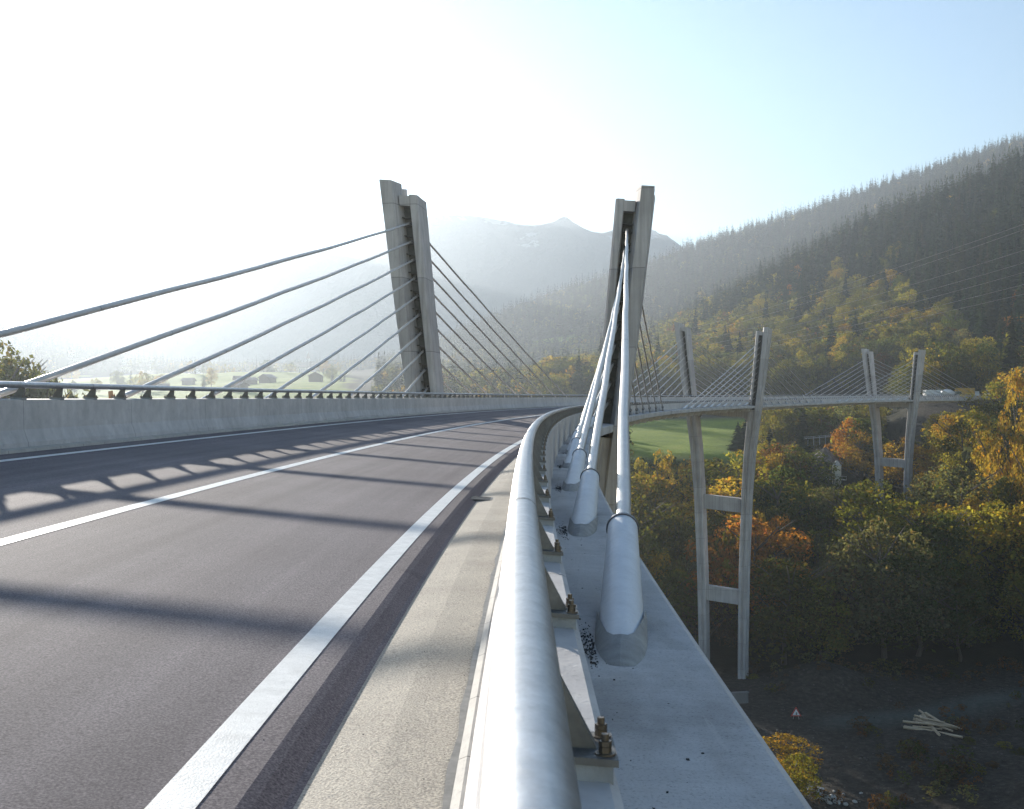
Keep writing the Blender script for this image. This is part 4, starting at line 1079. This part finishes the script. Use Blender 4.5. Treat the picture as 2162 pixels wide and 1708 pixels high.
for i in range(nA+1):
    for j in range(nB):
        f = i/nA; a_ = j/nB*6.283; rr_ = f*(10.5+1.5*math.sin(a_*3)); x_ = c.x+rr_*math.cos(a_); y_ = c.y+rr_*math.sin(a_)
        vs.append((x_, y_, gz-1+8.2*(1-f)**1.05*(1+.1*math.sin(a_*5+f*4))+.25*mnoise.noise(Vector((x_*.6, y_*.6, 0)))))
m.add(vs, [(i*nB+j, i*nB+(j+1) % nB, (i+1)*nB+(j+1) % nB, (i+1)*nB+j) for i in range(nA) for j in range(nB)], smooth=True)
o = m.build('gravel_heap', mat_simple('heap_gravel', (.16, .14, .125), .95, 0, .45, .9, .9)); tag(o, 'grey-brown gravel heap behind the silo', 'gravel heap')
# crash barrier of the small road above the heap
r = empty('crash_barrier', V3(1735, 925, 372)); tag(r, 'low metal crash barrier of a side road above the gravel heap', 'crash barrier')
o0 = Vector(r.location); m = MB(); p0 = V3(1690, 928, 380)-o0; p1 = V3(1790, 920, 372)-o0; m.tube([p0, p1], .16, 6); m.tube([p0+Vector((0, 0, .5)), p1+Vector((0, 0, .5))], .08, 6); sub(m, 'beam', W_['zinc'], r)
for k in range(9):
    m = MB(); q = p0.lerp(p1, k/8); m.tube([q-Vector((0, 0, 2.5)), q+Vector((0, 0, .5))], .09, 5); sub(m, 'post', W_['zinc'], r)

# valley floor: abutment wall, boulders, logs, warning sign
c = V3(1556, 1490, 186); r = empty('retaining_wall', (c.x, c.y, float(ground(c.x, c.y)))); r.rotation_euler = (0, 0, R_(12)); tag(r, 'pale concrete retaining wall below the middle pylon, half hidden by the deck', 'retaining wall')
m = MB(); m.box((0, 0, .5), (3.0, .6, 2.4)); sub(m, 'wall', M['parapet'], r); m = MB(); m.box((0, 0, 1.77), (3.2, .9, .14)); sub(m, 'coping', M['parapet'], r)
rg = random.Random(11)
def rock_mesh(seed):
    rr_ = random.Random(seed); m = MB(); vs = []; n_ = 7
    for i in range(5):
        ph = math.pi*i/4
        for j in range(n_):
            a_ = 6.283*j/n_; k = rr_.uniform(.75, 1.15); vs.append((math.sin(ph)*math.cos(a_)*k, math.sin(ph)*math.sin(a_)*k*.85, math.cos(ph)*.7*k))
    m.add(vs, [(i*n_+j, (i+1)*n_+j, (i+1)*n_+(j+1) % n_, i*n_+(j+1) % n_) for i in range(4) for j in range(n_)])
    o = m.build('boulder', M['rock']); return o
RM = [rock_mesh(k) for k in range(4)]
rs = [(1722, 1668, .95), (1738, 1690, .8), (1706, 1655, .6), (1752, 1676, .55), (1715, 1690, .6), (1730, 1650, .4), (1762, 1698, .6), (1700, 1675, .45), (1745, 1704, .5), (1694, 1645, .4), (1780, 1704, .4), (1712, 1640, .3), (1775, 1660, .3), (1800, 1690, .35), (1812, 1655, .25), (1755, 1650, .25), (1688, 1660, .35), (1770, 1685, .35)]
rs.sort(key=lambda a_: a_[0])
for k, (px, py, sz) in enumerate(rs):
    Y = 141+(1708-py)*.11; x = CAMX+(px-1081)/FPX*Y; o = RM[k] if k < 4 else RM[k % 4].copy()
    if k >= 4: col.objects.link(o)
    o.location = (x, Y, float(ground(x, Y))+sz*.25); o.scale = (sz, sz*.9, sz); o.rotation_euler = (rg.uniform(-.3, .3), rg.uniform(-.3, .3), rg.uniform(0, 6))
    tag(o, ('largest' if sz == .95 else ORDN[k] if k < 16 else 'last but one' if k == 16 else 'last')+(' pale boulder on the dirt' if sz == .95 else ' from the left of the pale boulders on the dirt'), 'boulder', 'pale boulders at the lower edge')
# stones strewn over the dirt
m = MB()
for k in range(900):
    px = rg.uniform(1600, 2300); Y = rg.uniform(128, 200); x = CAMX+(px-1081)/FPX*Y; z_ = float(ground(x, Y)); pebble(m, (x, Y, z_), rg.choice([.06, .08, .1, .12, .2]), rg)
o = m.build('stones', mat_simple('stones', (.085, .078, .07), .95, 0, .5, .5)); tag(o, 'loose stones strewn over the dark dirt of the valley floor', kind='stuff')
# felled logs
for k in range(15):
    px, Y = 1968+rg.gauss(0, 10), 171+rg.gauss(0, 1.2); x = CAMX+(px-1081)/FPX*Y; L_ = rg.uniform(3.5, 8.5) if k > 1 else 9.5; an = R_(-52+rg.gauss(0, 16)); rr_ = rg.uniform(.12, .2) if k > 1 else .3
    d_ = Vector((math.cos(an), math.sin(an), 0))*L_/2; a_ = Vector((x, Y, 0))-d_; b_ = Vector((x, Y, 0))+d_
    lay = .18+.09*k; a_.z = float(ground(a_.x, a_.y))+lay; b_.z = float(ground(b_.x, b_.y))+rg.uniform(.15, lay+.1)
    m = MB(); m.tube([a_, a_.lerp(b_, .5)+Vector((0, 0, rr_*.2)), b_], [rr_, rr_*.9, rr_*.65], 9); o = m.build('felled_log', W_['log'])
    tag(o, 'barkless pale log lying in a jumbled pile on the dark dirt', 'log', 'felled logs in the pile')
for k in range(14):
    m = MB(); px = 1940+rg.uniform(0, 16); Y = 173+rg.uniform(-1, 2); x = CAMX+(px-1081)/FPX*Y; z_ = float(ground(x, Y))+.2+rg.random()*1.1
    a_ = Vector((x, Y, z_)); m.tube([a_, a_+Vector((rg.uniform(-.4, .4), 1.6, .1))], .17, 8); o = m.build('firewood_log', W_['log']); tag(o, 'short cut log end in the stack beside the long logs', 'log', 'short cut logs in the stack')
# triangular warning sign
Y = 178; c = V3(1676, 1521, Y); gz = float(ground(c.x, Y)); r = empty('warning_sign', (c.x, Y, gz)); tag(r, 'small triangular red-bordered warning sign standing on the valley track', 'traffic sign')
def tri(m, s_, y, th, z0): m.add([(-s_*.58, y, z0), (s_*.58, y, z0), (0, y, z0+s_), (-s_*.58, y+th, z0), (s_*.58, y+th, z0), (0, y+th, z0+s_)], [(0, 1, 2), (5, 4, 3), (0, 3, 4, 1), (1, 4, 5, 2), (2, 5, 3, 0)])
m = MB(); tri(m, 1.5, 0, .05, .5); sub(m, 'border', W_['red'], r); m = MB(); tri(m, 1.0, -.02, .015, .66); sub(m, 'face', W_['white'], r)
m = MB(); m.tube([(-.02, -.04, .85), (.08, -.04, 1.15)], .06, 5); m.tube([(0, -.04, .72), (.18, -.04, .95)], .05, 5); sub(m, 'pictogram', W_['dark'], r)
for s_ in (-1, 1):
    m = MB(); m.tube([(s_*.5, .04, -.2), (s_*.3, .04, .9)], .035, 5); sub(m, 'leg', W_['zinc'], r)

# works traffic at the far end of the bridge
def gz_(x, y): return float(ground(x, y))
def vehicle(px, Y, yaw, kind, label, cat, size=1.0):
    x = CAMX+(px-1081)/FPX*Y; r = empty(kind, (x, Y, max(gz_(x, Y), 2.6)-.05)); r.rotation_euler = (0, 0, yaw); tag(r, label, cat); return r
def wheels(r, xs, w_, rad=.45):
    for x in xs:
        for s_ in (-1, 1):
            m = MB(); m.tube([(x, s_*w_-.14, rad), (x, s_*w_+.14, rad)], rad, 14); o = sub(m, 'wheel', W_['dark'], r)
            m = MB(); m.tube([(x, s_*w_-.15, rad), (x, s_*w_+.15, rad)], rad*.5, 10); q = m.build('rim', W_['zinc']); q.parent = o
def bev(m, x0, x1, w_, z0, z1, cut=0, rake=.0): m.hexa([(x0, -w_, z0), (x1, -w_, z0), (x1, w_, z0), (x0, w_, z0), (x0+cut, -w_*.94, z1), (x1-rake, -w_*.94, z1), (x1-rake, w_*.94, z1), (x0+cut, w_*.94, z1)])
r = vehicle(1972, 392, R_(8), 'box_truck', 'white box truck parked at the far bridge end, behind the guard rail', 'truck')
m = MB(); bev(m, -4.2, 2.2, 1.2, 1.0, 3.5); sub(m, 'cargo_box', W_['white'], r); m = MB(); bev(m, 2.4, 4.3, 1.15, .7, 2.9, 0, .5); sub(m, 'cab', W_['white'], r); m = MB(); bev(m, 3.3, 4.25, 1.17, 1.8, 2.6, 0, .3); sub(m, 'windscreen', glass, r); m = MB(); bev(m, -4.1, 4.2, .5, .5, .98); sub(m, 'chassis', W_['dark'], r); wheels(r, (-2.8, 3.2), 1.0)
r = vehicle(2003, 384, R_(5), 'concrete_mixer', 'dark green mixer lorry with a white drum, beside the white box truck', 'truck')
m = MB(); bev(m, -3.8, 3.6, 1.1, .6, 1.5); sub(m, 'chassis', W_['green'], r); m = MB(); m.tube([(-3.2, 0, 2.7), (-2, 0, 2.5), (-.2, 0, 2.3), (1.4, 0, 2.1)], [.45, 1.15, 1.25, .6], 16); sub(m, 'drum', W_['white'], r); m = MB(); bev(m, 1.9, 3.7, 1.1, 1.5, 2.9, 0, .3); sub(m, 'cab', W_['green'], r); m = MB(); bev(m, 2.9, 3.66, 1.12, 2.0, 2.7, 0, .2); sub(m, 'windscreen', glass, r); wheels(r, (-2.6, -1.4, 2.8), 1.0)
r = vehicle(2036, 392, R_(4), 'container_truck', 'flatbed lorry carrying an ochre yellow container at the bridge end', 'truck')
m = MB(); bev(m, -3.4, 2.6, 1.25, 1.4, 4.1); q = sub(m, 'container', W_['yellow'], r)
m = MB()
for k in range(11): m.box((-3.1+.55*k, -1.26, 2.75), (.1, .08, 2.4))
o = m.build('corrugation', W_['yellow']); o.parent = q
m = MB(); bev(m, -3.6, 4.4, 1.1, .8, 1.38); sub(m, 'flatbed', W_['silver'], r); m = MB(); bev(m, 2.8, 4.5, 1.1, 1.4, 3.0, 0, .3); sub(m, 'cab', W_['white'], r); wheels(r, (-2.4, -1.2, 3.4), 1.0)
def car(px, Y, yaw, colr, label):
    r = vehicle(px, Y, yaw, 'parked_car', label, 'car')
    m = MB(); bev(m, -2.1, 2.1, .85, .35, .85, .08, .1); sub(m, 'body', W_[colr], r); m = MB(); bev(m, -1.7, 1.1, .78, .85, 1.45, .45, .6); sub(m, 'cabin', glass, r); m = MB(); bev(m, -1.2, .5, .74, 1.45, 1.49); sub(m, 'roof', W_[colr], r); wheels(r, (-1.3, 1.3), .72, .32)
    for s_ in (-1, 1):
        m = MB(); m.box((2.06, s_*.6, .65), (.1, .3, .14)); sub(m, 'headlight', W_['white'], r)
car(2124, 392, R_(170), 'silver', 'silver car parked at the right end of the works yard')
car(2062, 399, R_(10), 'white', 'white car parked beside the yellow container lorry')
r = vehicle(2087, 378, R_(-85), 'delivery_van', 'white van facing the bridge below a traffic sign', 'van')
m = MB(); bev(m, -2.4, 2.4, .95, .4, 2.1, .1, .7); sub(m, 'body', W_['white'], r); m = MB(); bev(m, 1.3, 2.3, .90, 1.25, 1.95, .0, .55); sub(m, 'windscreen', glass, r); wheels(r, (-1.5, 1.6), .85, .34)
r = vehicle(2110, 402, R_(3), 'site_container', 'rust brown site container among the trees at the bridge end', 'container')
m = MB(); m.box((0, 0, 1.5), (9, 2.5, 2.9)); sub(m, 'shell', W_['brown'], r)
m = MB()
for k in range(16): m.box((-4.2+.56*k, -1.27, 1.5), (.12, .08, 2.7))
sub(m, 'corrugation', W_['brown'], r)
r = vehicle(2080, 372, 0, 'traffic_sign', 'tall triangular traffic sign with a beacon at the bridge end', 'traffic sign')
m = MB(); m.tube([(0, 0, -1), (0, 0, 4.2)], .07, 6); sub(m, 'post', W_['zinc'], r); m = MB(); tri(m, 1.15, -.08, .05, 2.6); sub(m, 'border', W_['red'], r); m = MB(); tri(m, .75, -.1, .015, 2.72); sub(m, 'face', W_['white'], r); m = MB(); m.tube([(0, -.05, 4.25), (0, -.05, 4.65)], .22, 10); sub(m, 'beacon', W_['zinc'], r)

# village, barns and church on the far left hillside
def house(px, Y, w_, d_, h_, yaw, name, label, cat, grp, wall='white', roof='tile', z=None, wins=True):
    x = CAMX+(px-1081)/FPX*Y; g_ = gz_(x, Y) if z is None else z
    r = empty(name, (x, Y, g_)); r.rotation_euler = (0, 0, yaw); tag(r, label, cat, grp)
    m = MB(); m.box((0, 0, h_/2-.5), (w_, d_, h_+1)); m.add([(-w_/2, -d_/2, h_), (-w_/2, d_/2, h_), (-w_/2, 0, h_+d_*.28), (w_/2, -d_/2, h_), (w_/2, d_/2, h_), (w_/2, 0, h_+d_*.28)], [(0, 2, 1), (3, 4, 5)]); sub(m, 'wall', W_[wall], r)
    m = MB(); e = .9; zr = h_+d_*.28+.25
    for s_ in (-1, 1): m.hexa([(-w_/2-e, s_*(d_/2+e), h_-.45), (w_/2+e, s_*(d_/2+e), h_-.45), (w_/2+e, 0, zr-.25), (-w_/2-e, 0, zr-.25), (-w_/2-e, s_*(d_/2+e), h_-.15), (w_/2+e, s_*(d_/2+e), h_-.15), (w_/2+e, 0, zr), (-w_/2-e, 0, zr)])
    sub(m, 'roof', W_[roof], r)
    if wins:
        for fl in range(int(h_//2.9)):
            for k in range(int(w_//3)):
                m = MB(); m.box((-w_/2+1.7+k*3, -d_/2-.03, 1.6+fl*2.8), (1.1, .1, 1.3)); sub(m, 'window', glass, r)
    return r
for k, (px, py, Y, s_) in enumerate([(507, 812, 850, 11), (524, 818, 830, 9), (562, 820, 850, 11), (664, 823, 850, 13), (566, 800, 1150, 10), (500, 838, 700, 10), (395, 812, 950, 9), (340, 826, 820, 8)]):
    house(px, Y, s_, s_*.75, s_*.38, R_(20+25*k), 'barn', f'{["largest barn near the middle cables", "low barn just right of the largest", "square barn beside the group of two", "widest barn toward the nearest pylon", "small barn higher up the meadow", "lowest barn, close above the guard rail", "small barn left of the pair", "tiny barn at the left of the meadow"][k]} on the hazy meadow', 'barn', 'dark barns on the meadow', 'wood', 'wood', wins=False)
rg = random.Random(5)
hs = []
for k in range(22):
    hs.append((rg.uniform(150, 690), rg.uniform(1510, 1700)))
hs.sort()
for k, (px, Y) in enumerate(hs):
    w_ = rg.uniform(11, 19); cw = rg.choice(['white', 'cream', 'wood']); third = 'left' if px < 330 else 'middle' if px < 510 else 'right'
    nth = sum(1 for q in hs[:k] if (q[0] < 330) == (px < 330) and (q[0] < 510) == (px < 510))
    house(px, Y, w_, w_*.7, rg.uniform(6, 10), R_(rg.uniform(-30, 30)), 'chalet', f'{ORDN[nth]} chalet from the left, {third} part of the hazy hillside village', 'house', 'chalets of the far village', cw, rg.choice(['tile', 'wood']))
r = house(634, 1680, 16, 9, 8, R_(15), 'church', 'small village church with a pointed steeple on the far hillside', 'church', None, 'white', 'tile')
m = MB(); m.box((10, 0, 8), (5, 5, 17)); sub(m, 'tower', W_['white'], r); m = MB(); m.tube([(10, 0, 16.5), (10, 0, 27)], [3.7, .1], 4, smooth=False); sub(m, 'spire', W_['tile'], r)

# ------------------------------------------------------------------ haze
hm = bpy.data.materials.new('haze_air'); hm.use_nodes = True; hm.node_tree.nodes.clear()
ho = hm.node_tree.nodes.new('ShaderNodeOutputMaterial'); pv = hm.node_tree.nodes.new('ShaderNodeVolumePrincipled')
pv.inputs['Color'].default_value = (.305, .345, .39, 1); pv.inputs['Density'].default_value = HAZE_DENSITY; pv.inputs['Anisotropy'].default_value = HAZE_G
hm.node_tree.links.new(pv.outputs[0], ho.inputs['Volume'])
m = MB(); m.box((0, 1500, 213), (7000, 4200, 574)); hz = m.build('haze', hm); tag(hz, 'pale backlit valley haze', kind='stuff')
